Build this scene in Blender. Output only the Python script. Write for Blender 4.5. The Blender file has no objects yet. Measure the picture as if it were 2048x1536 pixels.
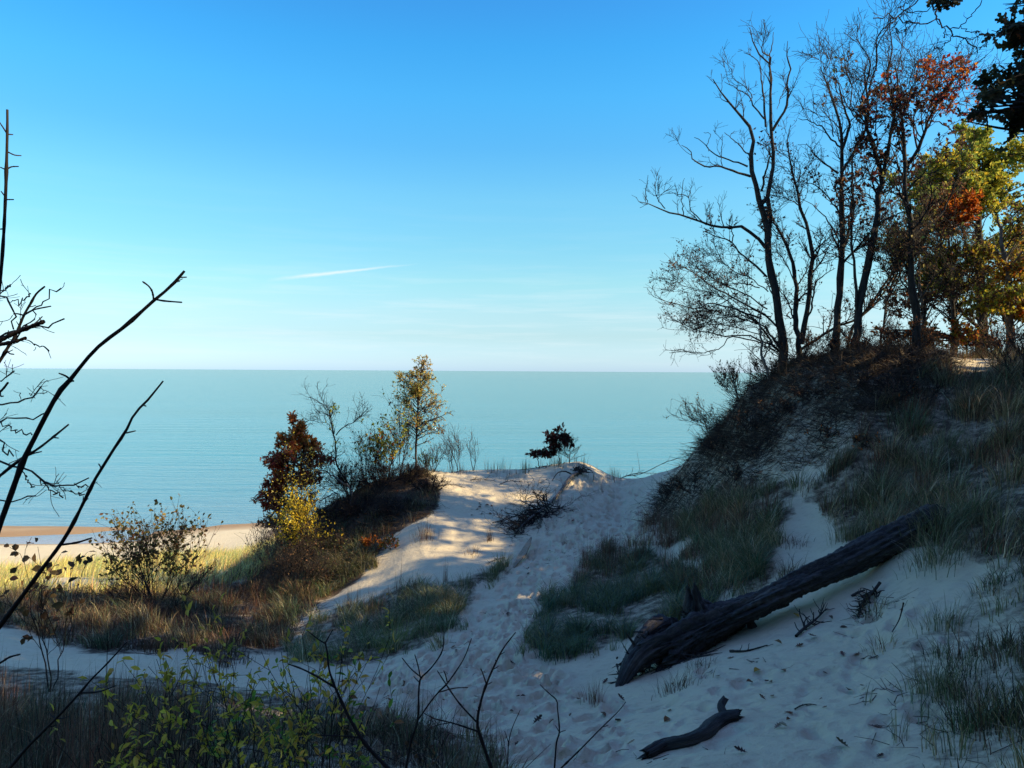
import bpy, math, random
import numpy as np
from mathutils import Matrix, Vector

RNG = np.random.default_rng(7)
random.seed(7)
SC = bpy.context.scene
COL = SC.collection

# ---------------------------------------------------------------- camera
FPX = 1490.0                      # focal length in photograph pixels (2048 wide)
CAM = np.array([0.0, 0.0, 13.0])  # eye height above the lake
cd = bpy.data.cameras.new('camera')
cam = bpy.data.objects.new('camera', cd)
COL.objects.link(cam)
cd.sensor_width = 36.0
cd.lens = 36.0 * FPX / 2048.0
cd.clip_start = 0.05
cd.clip_end = 60000.0
ROT = Matrix.Rotation(math.radians(89.0), 4, 'X') @ Matrix.Rotation(math.radians(0.336), 4, 'Z')
cam.matrix_world = Matrix.Translation(Vector(CAM)) @ ROT
SC.camera = cam
RM = np.array(ROT.to_3x3())

# ---------------------------------------------------------------- sky and sun
SUN_EL, SUN_AZ = 31.0, 102.0       # azimuth clockwise from +Y (the view): from the right, over the wood
SUN_STR, SKY_STR, EXPO = 5.0, 0.15, 1.05
SC.view_settings.view_transform = 'Standard'
SC.view_settings.look = 'None'
SC.view_settings.gamma = 1.0
SC.view_settings.exposure = EXPO
SC.view_settings.use_curve_mapping = False
SC.render.engine = 'CYCLES'
SC.cycles.max_bounces = 6
SC.cycles.diffuse_bounces = 3
SC.cycles.transparent_max_bounces = 4

W = bpy.data.worlds.new('World')
SC.world = W
W.use_nodes = True
nt = W.node_tree
nt.nodes.clear()

class NG:
    """small helper to wire shader nodes"""
    def __init__(s, tree): s.t = tree
    def n(s, typ, **kw):
        nd = s.t.nodes.new(typ)
        for k, v in kw.items():
            if k.startswith('i_'):
                key = k[2:]
                nd.inputs[int(key) if key.isdigit() else key.replace('_', ' ')].default_value = v
            else:
                setattr(nd, k, v)
        return nd
    def l(s, a, b): s.t.links.new(a, b)
    def math(s, op, a, b=None, c=None, clamp=False):
        nd = s.t.nodes.new('ShaderNodeMath'); nd.operation = op; nd.use_clamp = clamp
        for i, v in enumerate((a, b, c)):
            if v is None: continue
            if isinstance(v, (int, float)): nd.inputs[i].default_value = v
            else: s.l(v, nd.inputs[i])
        return nd.outputs[0]
    def mix(s, f, a, b, mode='MIX'):
        nd = s.t.nodes.new('ShaderNodeMix'); nd.data_type = 'RGBA'; nd.blend_type = mode
        for sock, v in ((nd.inputs[0], f), (nd.inputs[6], a), (nd.inputs[7], b)):
            if isinstance(v, (int, float)): sock.default_value = v
            elif isinstance(v, tuple): sock.default_value = (*v, 1.0) if len(v) == 3 else v
            else: s.l(v, sock)
        return nd.outputs[2]
    def ramp(s, f, stops, interp='LINEAR'):
        nd = s.t.nodes.new('ShaderNodeValToRGB'); cr = nd.color_ramp; cr.interpolation = interp
        while len(cr.elements) < len(stops): cr.elements.new(0.5)
        for e, (p, c) in zip(cr.elements, stops):
            e.position = p; e.color = (*c, 1.0) if isinstance(c, tuple) else (c, c, c, 1.0)
        s.l(f, nd.inputs[0])
        return nd.outputs[0]
    def noise(s, vec, scale, detail=3.0, rough=0.55):
        nd = s.n('ShaderNodeTexNoise'); nd.inputs['Scale'].default_value = scale
        nd.inputs['Detail'].default_value = detail; nd.inputs['Roughness'].default_value = rough
        if vec is not None: s.l(vec, nd.inputs['Vector'])
        return nd.outputs['Fac']

g = NG(nt)
sky = g.n('ShaderNodeTexSky', sky_type='NISHITA', sun_disc=False)
sky.sun_elevation = math.radians(SUN_EL)
sky.sun_rotation = math.radians(SUN_AZ)
sky.altitude = 180.0
sky.air_density = 1.0
sky.dust_density = 0.6
sky.ozone_density = 2.0
hs = g.n('ShaderNodeHueSaturation', i_Saturation=1.0, i_Value=1.0)
g.l(sky.outputs[0], hs.inputs['Color'])
# thin high cloud: a contrail and faint streaks low over the lake
tc = g.n('ShaderNodeTexCoord')
sp = g.n('ShaderNodeSeparateXYZ'); g.l(tc.outputs['Generated'], sp.inputs[0])
az = g.math('ARCTAN2', sp.outputs[0], sp.outputs[1])
el = g.math('ARCSINE', sp.outputs[2])
def azel(px, py):
    v = RM @ np.array([(px - 1024) / FPX, -(py - 768) / FPX, -1.0]); v /= np.linalg.norm(v)
    return math.atan2(v[0], v[1]), math.asin(v[2])
a0, e0 = azel(530, 561); a1, e1 = azel(735, 536); a2, e2 = azel(840, 527)
tt = g.math('DIVIDE', g.math('SUBTRACT', az, a0), a2 - a0)
cur = g.math('MULTIPLY_ADD', tt, e2 - e0, e0)
cur = g.math('ADD', cur, g.math('MULTIPLY', g.math('MULTIPLY', tt, g.math('SUBTRACT', 1.0, tt)), 0.0035))
wn = g.noise(tc.outputs['Generated'], 60.0, 4.0)
dist = g.math('ABSOLUTE', g.math('SUBTRACT', g.math('ADD', el, g.math('MULTIPLY', g.math('SUBTRACT', wn, 0.5), 0.003)), cur))
wid = g.math('MULTIPLY_ADD', g.math('SUBTRACT', 1.0, tt), 0.0026, 0.0014)
core = g.math('SUBTRACT', 1.0, g.math('DIVIDE', dist, wid), clamp=True)
rng = g.ramp(tt, [(0.0, 0.0), (0.12, 0.35), (0.3, 1.0), (0.6, 0.9), (0.8, 0.35), (1.0, 0.0)])
sep = g.n('ShaderNodeSeparateColor'); g.l(rng, sep.inputs[0])
trail = g.math('MULTIPLY', core, sep.outputs[0])
cmb = g.n('ShaderNodeCombineXYZ'); g.l(g.math('MULTIPLY', az, 4.0), cmb.inputs[0]); g.l(g.math('MULTIPLY', el, 60.0), cmb.inputs[1])
cn = g.noise(cmb.outputs[0], 1.3, 5.0, 0.6)
cn = g.math('MULTIPLY', g.math('SUBTRACT', cn, 0.47), 3.0, clamp=True)
band = g.ramp(g.math('MULTIPLY', el, 4.0), [(0.0, 0.0), (0.12, 0.6), (0.3, 0.6), (0.6, 0.12), (1.0, 0.0)])
sep2 = g.n('ShaderNodeSeparateColor'); g.l(band, sep2.inputs[0])
cl = g.math('MULTIPLY', cn, sep2.outputs[0])
f = g.math('ADD', g.math('MULTIPLY', trail, 0.75), g.math('MULTIPLY', cl, 0.6), clamp=True)
# the deep, clean blue of a dry autumn day: the same at every bearing
GR = [(0.0, (.225, .32, .516)), (0.03, (.212, .292, .43)), (0.09, (.195, .25, .307)), (0.15, (.216, .268, .288)), (0.23, (.214, .300, .284)), (0.33, (.184, .315, .307)), (0.451, (.172, .340, .347)), (0.577, (.127, .333, .39)), (0.698, (.104, .358, .437)), (0.814, (.084, .348, .455)), (0.913, (.083, .322, .455)), (1.0, (.085, .315, .455)), (1.5, (.21, .31, .50)), (3.0, (.47, .445, .61))]
grade = g.ramp(g.math('DIVIDE', g.math('MAXIMUM', el, 0.0), 1.5), [(p / 3, c) for p, c in GR])
sc1 = g.n('ShaderNodeVectorMath', operation='SCALE'); sc1.inputs['Scale'].default_value = 3.0 * 0.66; g.l(grade, sc1.inputs[0])
graded = g.mix(1.0, hs.outputs[0], sc1.outputs[0], 'MULTIPLY')
skyc = g.mix(f, graded, (3.05, 3.3, 3.4))
bg = g.n('ShaderNodeBackground'); bg.inputs[1].default_value = SKY_STR
g.l(skyc, bg.inputs[0])
wo = g.n('ShaderNodeOutputWorld'); g.l(bg.outputs[0], wo.inputs[0])

sd = bpy.data.lights.new('sun', 'SUN')
sd.energy = SUN_STR; sd.angle = math.radians(0.53); sd.color = (1.0, 0.81, 0.49)
sun = bpy.data.objects.new('sun', sd); COL.objects.link(sun)
ea, aa = math.radians(SUN_EL), math.radians(SUN_AZ)
S = np.array([math.sin(aa) * math.cos(ea), math.cos(aa) * math.cos(ea), math.sin(ea)])
sun.rotation_euler = Vector(S).to_track_quat('Z', 'Y').to_euler()

# ---------------------------------------------------------------- tagging and linking
def tag(o, label=None, cat=None, group=None, kind=None):
    if label: o['label'] = label
    if cat: o['category'] = cat
    if group: o['group'] = group
    if kind: o['kind'] = kind
    return o

def empty(name, loc, label=None, cat=None, group=None):
    o = bpy.data.objects.new(name, None); COL.objects.link(o)
    o.location = tuple(float(v) for v in loc); o.empty_display_size = 0.2
    bpy_par[o.name] = np.array(loc, float)
    return tag(o, label, cat, group)
bpy_par = {}

def mesh_np(name, V, F, mat, parent=None, tint=None, smooth=True):
    """V (n,3) world coordinates; F list of arrays (m,3) / (m,4); parent: an Empty with no rotation"""
    V = np.asarray(V, np.float32)
    if parent is not None: V = V - np.asarray(bpy_par[parent.name], np.float32)
    if not isinstance(F, (list, tuple)): F = [F]
    F = [np.asarray(a, np.int32) for a in F if len(a)]
    me = bpy.data.meshes.new(name)
    me.vertices.add(len(V)); me.vertices.foreach_set('co', V.ravel())
    li = np.concatenate([a.ravel() for a in F])
    cnt = np.concatenate([np.full(len(a), a.shape[1], np.int32) for a in F])
    st = np.concatenate([[0], np.cumsum(cnt)[:-1]]).astype(np.int32)
    me.loops.add(len(li)); me.loops.foreach_set('vertex_index', li)
    me.polygons.add(len(cnt)); me.polygons.foreach_set('loop_start', st)
    me.update(calc_edges=True)
    me.shade_smooth() if smooth else me.shade_flat()
    if tint is not None:
        at = me.attributes.new('tint', 'FLOAT_COLOR', 'POINT')
        c = np.ones((len(V), 4), np.float32); c[:, :3] = tint
        at.data.foreach_set('color', c.ravel())
    for m in (mat if isinstance(mat, (list, tuple)) else [mat]): me.materials.append(m)
    o = bpy.data.objects.new(name, me); COL.objects.link(o)
    if parent is not None: o.parent = parent
    return o

def P(px, py, d):
    """point seen at photograph pixel (px, py), d metres in front of the camera (world Y)"""
    v = RM @ np.array([(px - 1024) / FPX, -(py - 768) / FPX, -1.0])
    return CAM + v * (d / v[1])

def project(V):
    c = (np.asarray(V) - CAM) @ RM
    z = np.where(-c[:, 2] > 0.05, -c[:, 2], np.nan)
    return 1024 + FPX * c[:, 0] / z, 768 - FPX * c[:, 1] / z

# value noise in numpy
_tab = np.random.default_rng(3).random((256, 256))
def vnoise(x, y):
    xi = np.floor(x).astype(int); yi = np.floor(y).astype(int)
    fx = x - xi; fy = y - yi
    fx = fx * fx * (3 - 2 * fx); fy = fy * fy * (3 - 2 * fy)
    a = _tab[xi & 255, yi & 255]; b = _tab[(xi + 1) & 255, yi & 255]
    c = _tab[xi & 255, (yi + 1) & 255]; d = _tab[(xi + 1) & 255, (yi + 1) & 255]
    return (a * (1 - fx) + b * fx) * (1 - fy) + (c * (1 - fx) + d * fx) * fy - 0.5
def fbm(x, y, o=4, g=0.5):
    s = 0; a = 1.0
    for k in range(o):
        s = s + a * vnoise(x * 2 ** k + 17.3 * k, y * 2 ** k + 5.7 * k); a *= g
    return s
# ---------------------------------------------------------------- the lie of the land
def zc(px, py, d): return P(px, py, d)[2]
# per azimuth column: (distance, photograph row) where seen, (distance, None, height) where hidden
BEACH = {'a': [(44, None, 1.45), (50, None, .78), (54.2, None, .12), (55.3, None, -.12), (56.6, None, -.1), (57.4, None, .08), (59.3, None, .17), (61.3, None, 0.0), (64, None, -.5), (75, None, -2)]}
COLS = {
 -2600: [(0,None,11.2),(4,None,9.6),(9,None,8.3),(14,None,7.4),(20,None,6),(30,None,4),(42,None,2),(54,None,.15),(60,None,.1),(64,None,-.4),(75,None,-2)],
 -500: [(0,None,11.3),(4,None,10.0),(9,None,8.3),(14,None,7.5),(20,None,6.4),(30,None,4.2),(40,None,2.2)] + BEACH['a'],
 0: [(0,None,11.4),(3,None,10.6),(7,1530),(10,1410),(13,1310),(14.5,1275),(17,1225),(20,1190),(25,1170),(32,1155),(40,1140)] + BEACH['a'],
 130: [(0,None,11.4),(3,None,10.6),(7,1530),(10,1410),(13,1320),(14.8,1290),(17,1235),(20,1196),(25,1170),(32,1153),(40,1136),(44,None,1.5),(50,None,.8),(54.3,None,.15),(55.3,None,-.12),(57.5,None,-.12),(58.4,None,.08),(60,None,.13),(61.2,None,0.0),(64,None,-.5),(75,None,-2)],
 260: [(0,None,11.4),(3,None,10.6),(7,1530),(10,1412),(13,1328),(14.8,1296),(17,1245),(20,1202),(25,1170),(32,1150),(40,1130),(44,None,1.6),(51,None,.8),(55.2,None,.12),(56.2,None,-.12),(59.0,None,-.12),(60,None,.05),(61,None,0),(64,None,-.5),(75,None,-2)],
 330: [(0,None,11.4),(3,None,10.6),(7,1530),(10,1415),(13,1335),(15,1300),(17,1252),(20,1208),(25,1172),(32,1147),(40,1122),(44,None,1.8),(51,None,.9),(57,None,.15),(59.8,None,0),(62,None,-.3),(75,None,-2)],
 450: [(0,None,11.4),(3,None,10.6),(7,1530),(10,1420),(13,1347),(15,1305),(17,1264),(20,1216),(24,1176),(30,1146),(38,1117),(44,None,1.95),(51,None,1.0),(60,None,.14),(62.4,None,0),(65,None,-.4),(75,None,-2)],
 550: [(0,None,11.4),(3,None,10.6),(7,1530),(10,1425),(13,1355),(15,1310),(17,1270),(20,1215),(23,1165),(26,1118),(29,1085),(33,None,4.9),(38,None,3.6),(46,None,1.9),(60,None,.25),(63.5,None,0),(67,None,-.5),(75,None,-2)],
 640: [(0,None,11.4),(3,None,10.6),(7,1530),(10,1425),(13,1350),(15,1300),(17,1258),(19,1215),(21,1160),(23,1095),(24.5,1040),(26,1015),(28,None,7.3),(33,None,5),(40,None,3.2),(50,None,1.5),(64,None,0),(75,None,-2)],
 750: [(0,None,11.4),(3,None,10.5),(8,1500),(11,1400),(13.5,1335),(15,1295),(17,1237),(19,1185),(21,1120),(23,1050),(24.2,1000),(25.5,962),(27,None,8.8),(31,None,6.5),(40,None,3.5),(52,None,1.4),(64,None,0),(75,None,-2)],
 850: [(0,None,11.4),(3,None,10.5),(8,1490),(11,1385),(13.5,1310),(16,1235),(18.5,1160),(21,1085),(23.5,1010),(25.3,960),(26.4,934),(28.5,None,9.0),(33,None,6),(42,None,3.2),(54,None,1.2),(64,None,0),(75,None,-2)],
 950: [(0,None,11.4),(3,None,10.5),(8,1480),(11,1368),(14,1282),(17,1190),(20,1110),(23,1030),(25,975),(26.7,937),(28.5,None,9.2),(33,None,6.5),(42,None,3.2),(54,None,1.2),(64,None,0),(75,None,-2)],
 1050: [(0,None,11.4),(3,None,10.5),(7.5,1500),(11,1350),(14,1255),(17,1178),(20,1107),(23,1033),(25,977),(26.9,938),(29,None,9.1),(34,None,6.5),(42,None,3.2),(54,None,1.2),(64,None,0),(75,None,-2)],
 1160: [(0,None,11.4),(3,None,10.6),(7,1510),(10,1380),(14,1235),(17,1162),(20,1093),(23,1027),(25.5,965),(27.6,921),(30,None,9.2),(35,None,6.5),(42,None,3.2),(54,None,1.2),(64,None,0),(75,None,-2)],
 1240: [(0,None,11.4),(3,None,10.6),(7,1510),(10,1372),(14,1225),(17,1153),(20,1088),(23,1035),(26,980),(28.3,951),(31,None,8.2),(36,None,6),(42,None,3.4),(54,None,1.2),(64,None,0),(75,None,-2)],
 1320: [(0,None,11.4),(3,None,10.6),(6.5,1520),(9,1405),(12,1272),(15,1170),(18,1100),(21,1040),(24,980),(26.4,942),(29,None,8.7),(34,None,6.5),(42,None,3.6),(54,None,1.2),(64,None,0),(75,None,-2)],
 1400: [(0,None,11.4),(3,None,10.7),(6.5,1510),(9,1372),(11.5,1260),(14,1170),(17,1088),(19.5,1008),(22,925),(23.4,884),(26,None,10.0),(30,None,8),(42,None,3.8),(54,None,1.3),(64,None,0),(75,None,-2)],
 1500: [(0,None,11.4),(3,None,10.7),(6,1530),(8.5,1380),(10.5,1270),(13,1160),(15,1080),(17,990),(19,900),(20.5,820),(21.6,760),(24,None,12.0),(30,None,9),(42,None,4.5),(54,None,1.4),(64,None,0),(75,None,-2)],
 1600: [(0,None,11.4),(3,None,10.8),(6,1520),(8,1392),(10,1270),(12,1170),(14,1080),(16,982),(17.5,895),(19,805),(20,738),(20.8,708),(24,None,13.0),(30,None,12),(42,None,6),(54,None,1.6),(64,None,0),(75,None,-2)],
 1720: [(0,None,11.4),(3,None,10.9),(5.5,1536),(7.5,1400),(9.5,1270),(11.5,1150),(13.5,1052),(15,965),(16.5,868),(18,770),(19,710),(20.2,688),(24,None,13.3),(32,None,12.9),(44,None,6),(56,None,1.6),(64,None,0),(75,None,-2)],
 1850: [(0,None,11.4),(3,None,11.0),(5.2,1530),(7,1390),(9,1240),(11,1110),(13,1002),(15,905),(17,805),(18.5,738),(20,702),(24,None,13.3),(34,None,13.2),(46,None,6),(58,None,1.4),(64,None,0),(75,None,-2)],
 1950: [(0,None,11.4),(3,None,11.1),(5,1530),(7,1370),(9,1210),(11,1070),(13,962),(15,872),(17,792),(19,730),(20.5,712),(26,None,13.5),(34,None,13.4),(46,None,6),(58,None,1.4),(64,None,0),(75,None,-2)],
 2048: [(0,None,11.4),(3,None,11.2),(5,1500),(7,1330),(9,1165),(11,1022),(13,912),(15,832),(17,770),(19.5,718),(22,704),(28,None,13.6),(36,None,13.5),(48,None,6),(58,None,1.4),(64,None,0),(75,None,-2)],
 2450: [(0,None,11.5),(4,None,11.7),(7,None,11.6),(10,None,12.2),(14,None,13.2),(20,None,14.0),(36,None,14),(50,None,6),(58,None,1.4),(64,None,0),(75,None,-2)],
 3600: [(0,None,11.6),(4,None,12.3),(10,None,14),(20,None,15.5),(36,None,15.5),(50,None,6),(58,None,1.4),(64,None,0),(75,None,-2)],
 9000: [(0,None,12),(4,None,13),(10,None,14.5),(20,None,16),(36,None,16),(50,None,6),(58,None,1.4),(64,None,0),(75,None,-2)],
}
DG = np.arange(0, 80.01, 0.1)
CK = sorted(COLS)
T = []
for k in CK:
    ds = []; zs = []
    for e in COLS[k]:
        if len(e) > 2 and ds and e[0] <= ds[-1]: continue
        ds.append(e[0]); zs.append(zc(k, e[1], e[0]) if len(e) == 2 else e[2])
    z = np.interp(DG, ds, zs)
    kr = np.exp(-0.5 * (np.arange(-15, 16) / 5.0) ** 2); kr /= kr.sum()
    T.append(np.convolve(np.pad(z, 15, mode='edge'), kr, 'valid'))
T = np.array(T); CKA = np.array(CK, float)
RIDGE_H = 2.5  # unseen rise behind the viewpoint, added to cast shade on the foreground
WOOD_Y0, WOOD_K = 14.4, -0.15
def base_z(X, Y):
    u = 1024 + FPX * X / np.maximum(Y, 4.0)
    u = np.clip(u, CKA[0], CKA[-1] - 1e-3)
    i = np.clip(np.searchsorted(CKA, u, side='right') - 1, 0, len(CKA) - 2)
    t = (u - CKA[i]) / (CKA[i + 1] - CKA[i])
    ts = t * t * (3 - 2 * t) * 0.35 + t * 0.65
    dd = np.clip(Y, 0, 79.9) / 0.1
    j = dd.astype(int); fj = dd - j
    za = T[i, j] * (1 - fj) + T[i, j + 1] * fj
    zb = T[i + 1, j] * (1 - fj) + T[i + 1, j + 1] * fj
    z = za * (1 - ts) + zb * ts
    q = X * 0.5 - Y * 0.87
    w = np.clip((q - 4) / 16, 0, 1); w = w * w * (3 - 2 * w)
    z = z + RIDGE_H * w * (1 + 0.25 * fbm(X * .06, Y * .06, 2))
    # land behind and far left stays above the lake only as low dunes
    b = np.clip((-Y - 2) / 10, 0, 1)
    z = z - np.clip((-X - 25) / 60, 0, 1) * 3.0 * b
    return z


def axis(segs):
    out = [segs[0][0]]
    for a, b, s in segs:
        n = max(1, int(round((b - a) / s)))
        out += list(np.linspace(a, b, n + 1)[1:])
    return np.array(out)
GX = np.concatenate([-np.geomspace(2500, 46, 22)[:-1], axis([(-46, -12, .3), (-12, -3.5, .12), (-3.5, 8.5, .056), (8.5, 17, .13), (17, 46, .6)]), np.geomspace(46, 2500, 22)[1:]])
GY = np.concatenate([-np.geomspace(700, 6, 22)[:-1], axis([(-6, 4, .3), (4, 12, .052), (12, 28.5, .095), (28.5, 30, .15), (30, 66, .3), (66, 82, 1.5)]), [100, 200, 600]])
XX, YY = np.meshgrid(GX, GY, indexing='ij')
ZZ = base_z(XX, YY)
land = np.clip((ZZ - 0.6) / 1.5, 0, 1)
# soft undulation of blown sand, smaller hummocks under the vegetation
ZZ += land * (0.16 * fbm(XX * .45, YY * .45, 3) + 0.035 * fbm(XX * 2.1 + 4, YY * 2.1, 3))
ZZ += 0.02 * fbm(XX * .5, YY * 1.5, 2) * np.clip((ZZ + .3) / .6, 0, 1) * (1 - land)

def inpoly(x, y, poly):
    x = np.asarray(x); y = np.asarray(y); r = np.zeros(x.shape, bool)
    n = len(poly); j = n - 1
    for i in range(n):
        xi, yi = poly[i]; xj, yj = poly[j]
        if yi != yj:
            c = ((yi > y) != (yj > y)) & (x < (xj - xi) * (y - yi) / (yj - yi) + xi)
            r ^= c
        j = i
    return r

def projg(X, Y, Z):
    sh = X.shape
    px, py = project(np.stack([X.ravel(), Y.ravel(), Z.ravel()], 1))
    return px.reshape(sh), py.reshape(sh)

def facing(X, Y):
    """slope of the ground seen along the ray: positive where the near side of a rise faces the camera"""
    u = 0.25; L = np.sqrt(X * X + Y * Y) + 1e-6
    z0 = base_z(X, Y); z1 = base_z(X * (1 + u / L), Y * (1 + u / L))
    return (z1 - z0) / u + (13 - z0) / L

PX, PY = projg(XX, YY, ZZ)
# trampled path: footprints pressed into dry sand
PATH = [(1260,955),(1200,950),(1120,985),(1075,1040),(1060,1130),(1000,1180),(930,1230),(850,1290),(760,1330),(640,1370),(520,1400),(700,1536),(1300,1536),(1700,1536),(1850,1440),(1800,1330),(1650,1300),(1480,1330),(1230,1400),(1120,1350),(1060,1290),(1090,1200),(1200,1110),(1320,1080),(1300,1000)]
def stamp(cx, cy, ang, a, b, dep, rim=0.45):
    r = 2.4 * max(a, b)
    i0, i1 = np.searchsorted(GX, [cx - r, cx + r]); j0, j1 = np.searchsorted(GY, [cy - r, cy + r])
    if i1 <= i0 or j1 <= j0: return
    x = XX[i0:i1, j0:j1] - cx; y = YY[i0:i1, j0:j1] - cy
    c, s = math.cos(ang), math.sin(ang)
    q = ((x * c + y * s) / a) ** 2 + ((-x * s + y * c) / b) ** 2
    ZZ[i0:i1, j0:j1] += -dep * np.exp(-q ** 3 * 0.9) + rim * dep * np.exp(-((np.sqrt(q) - 1.55) / 0.32) ** 2)
def blur0(a, n):
    for _ in range(n):
        a = (np.roll(a, 1, 0) + np.roll(a, -1, 0) + np.roll(a, 1, 1) + np.roll(a, -1, 1) + 2 * a) / 6
    return a
rs = np.random.default_rng(11)
cx = rs.uniform(-7, 9, 9000); cy = rs.uniform(4.2, 28.5, 9000)
fz = base_z(cx, cy); fx_, fy_ = projg(cx, cy, fz)
face = facing(cx, cy) > 0.02
core = inpoly(fx_, fy_, PATH) & face
lightp = inpoly(fx_, fy_, [(830,940),(1000,945),(1160,925),(1240,950),(1330,1000),(1340,1100),(1080,1200),(1000,1250),(850,1310),(780,1340),(900,1200),(980,1120),(1080,1050),(1060,960)]) & face
rightp = inpoly(fx_, fy_, [(1230,1400),(1480,1330),(1750,1180),(1950,1250),(1800,1400),(1850,1536),(1250,1536)]) & face
n_fp = 0
for i in range(9000):
    pr = 0.62 if core[i] else (0.2 if lightp[i] else 0.0)
    if rightp[i]: pr = 0.2
    if rs.random() > pr: continue
    sc = rs.uniform(.75, 1.15)
    stamp(cx[i], cy[i], rs.normal(1.3, .5), 0.15 * sc, 0.078 * sc, rs.uniform(.035, .085) * (0.75 if rightp[i] else 1.2)); n_fp += 1
trod = blur0((inpoly(PX, PY, PATH) & (facing(XX, YY) > .02)).astype(float), 6)
ZZ += trod * (0.03 * fbm(XX * 3.1 + 2, YY * 3.1, 3))
# wind ripples and slumps of sand
slope = np.clip(land, 0, 1)
ZZ += slope * 0.010 * fbm(XX * 7, YY * 7, 2)

def H(x, y):
    x = np.asarray(x, float); y = np.asarray(y, float)
    i = np.clip(np.searchsorted(GX, x, side='right') - 1, 0, len(GX) - 2)
    j = np.clip(np.searchsorted(GY, y, side='right') - 1, 0, len(GY) - 2)
    tx = np.clip((x - GX[i]) / (GX[i + 1] - GX[i]), 0, 1); ty = np.clip((y - GY[j]) / (GY[j + 1] - GY[j]), 0, 1)
    return (ZZ[i, j] * (1 - tx) + ZZ[i + 1, j] * tx) * (1 - ty) + (ZZ[i, j + 1] * (1 - tx) + ZZ[i + 1, j + 1] * tx) * ty

def G(px, py, dmin=3.0, dmax=66.0):
    """where the sight line through a photograph pixel meets the ground"""
    v = RM @ np.array([(px - 1024) / FPX, -(py - 768) / FPX, -1.0]); v = v / v[1]
    d = np.arange(dmin, dmax, 0.05)
    pts = CAM + v * d[:, None]
    k = np.argmax(pts[:, 2] < H(pts[:, 0], pts[:, 1]))
    if not (pts[k, 2] < H(pts[k, 0], pts[k, 1])):
        # above the skyline: take the distance where the line passes lowest over the ground
        k = int(np.argmin(pts[:500, 2] - H(pts[:500, 0], pts[:500, 1])))
    p = pts[k].copy(); p[2] = H(p[0], p[1])
    return p
def onground(px, d):
    """ground point on the given column at distance d"""
    x = (px - 1024) / FPX * d
    return np.array([x, d, float(H(x, d))])
# ---------------------------------------------------------------- materials
def newmat(name):
    m = bpy.data.materials.new(name); m.use_nodes = True
    m.node_tree.nodes.clear()
    return m, NG(m.node_tree)

def leafmat(name, trans=0.4, rough=0.6, spec=0.25):
    """leaf or grass blade: colour from the tint attribute, some light shines through"""
    m, g = newmat(name)
    at = g.n('ShaderNodeAttribute', attribute_name='tint')
    oi = g.n('ShaderNodeObjectInfo')
    v = g.math('MULTIPLY_ADD', oi.outputs['Random'], 0.3, 0.85)
    col = g.mix(1.0, at.outputs['Color'], v, 'MULTIPLY')
    b = g.n('ShaderNodeBsdfPrincipled'); g.l(col, b.inputs['Base Color'])
    b.inputs['Roughness'].default_value = rough; b.inputs['Specular IOR Level'].default_value = spec
    t = g.n('ShaderNodeBsdfTranslucent'); g.l(col, t.inputs['Color'])
    mx = g.n('ShaderNodeMixShader'); mx.inputs[0].default_value = trans
    g.l(b.outputs[0], mx.inputs[1]); g.l(t.outputs[0], mx.inputs[2])
    o = g.n('ShaderNodeOutputMaterial'); g.l(mx.outputs[0], o.inputs[0])
    return m

def barkmat(name, c0, c1, scale=14.0, bump=0.5, stretch=0.25, rough=0.9):
    m, g = newmat(name)
    tc = g.n('ShaderNodeTexCoord'); mp = g.n('ShaderNodeMapping'); mp.inputs['Scale'].default_value = (1, 1, stretch)
    g.l(tc.outputs['Object'], mp.inputs[0])
    n = g.noise(mp.outputs[0], scale, 5.0, 0.65)
    n2 = g.noise(tc.outputs['Object'], scale * .2, 3.0)
    col = g.mix(g.ramp(n, [(.35, 0.0), (.65, 1.0)]), c0, c1)
    col = g.mix(g.math('MULTIPLY', g.math('SUBTRACT', n2, .35), 1.2, clamp=True), col, tuple(x * .6 for x in c0))
    b = g.n('ShaderNodeBsdfPrincipled'); g.l(col, b.inputs['Base Color']); b.inputs['Roughness'].default_value = rough
    b.inputs['Specular IOR Level'].default_value = 0.2
    bp = g.n('ShaderNodeBump'); bp.inputs['Strength'].default_value = bump; bp.inputs['Distance'].default_value = 0.02
    g.l(n, bp.inputs['Height']); g.l(bp.outputs[0], b.inputs['Normal'])
    o = g.n('ShaderNodeOutputMaterial'); g.l(b.outputs[0], o.inputs[0])
    return m

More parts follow.
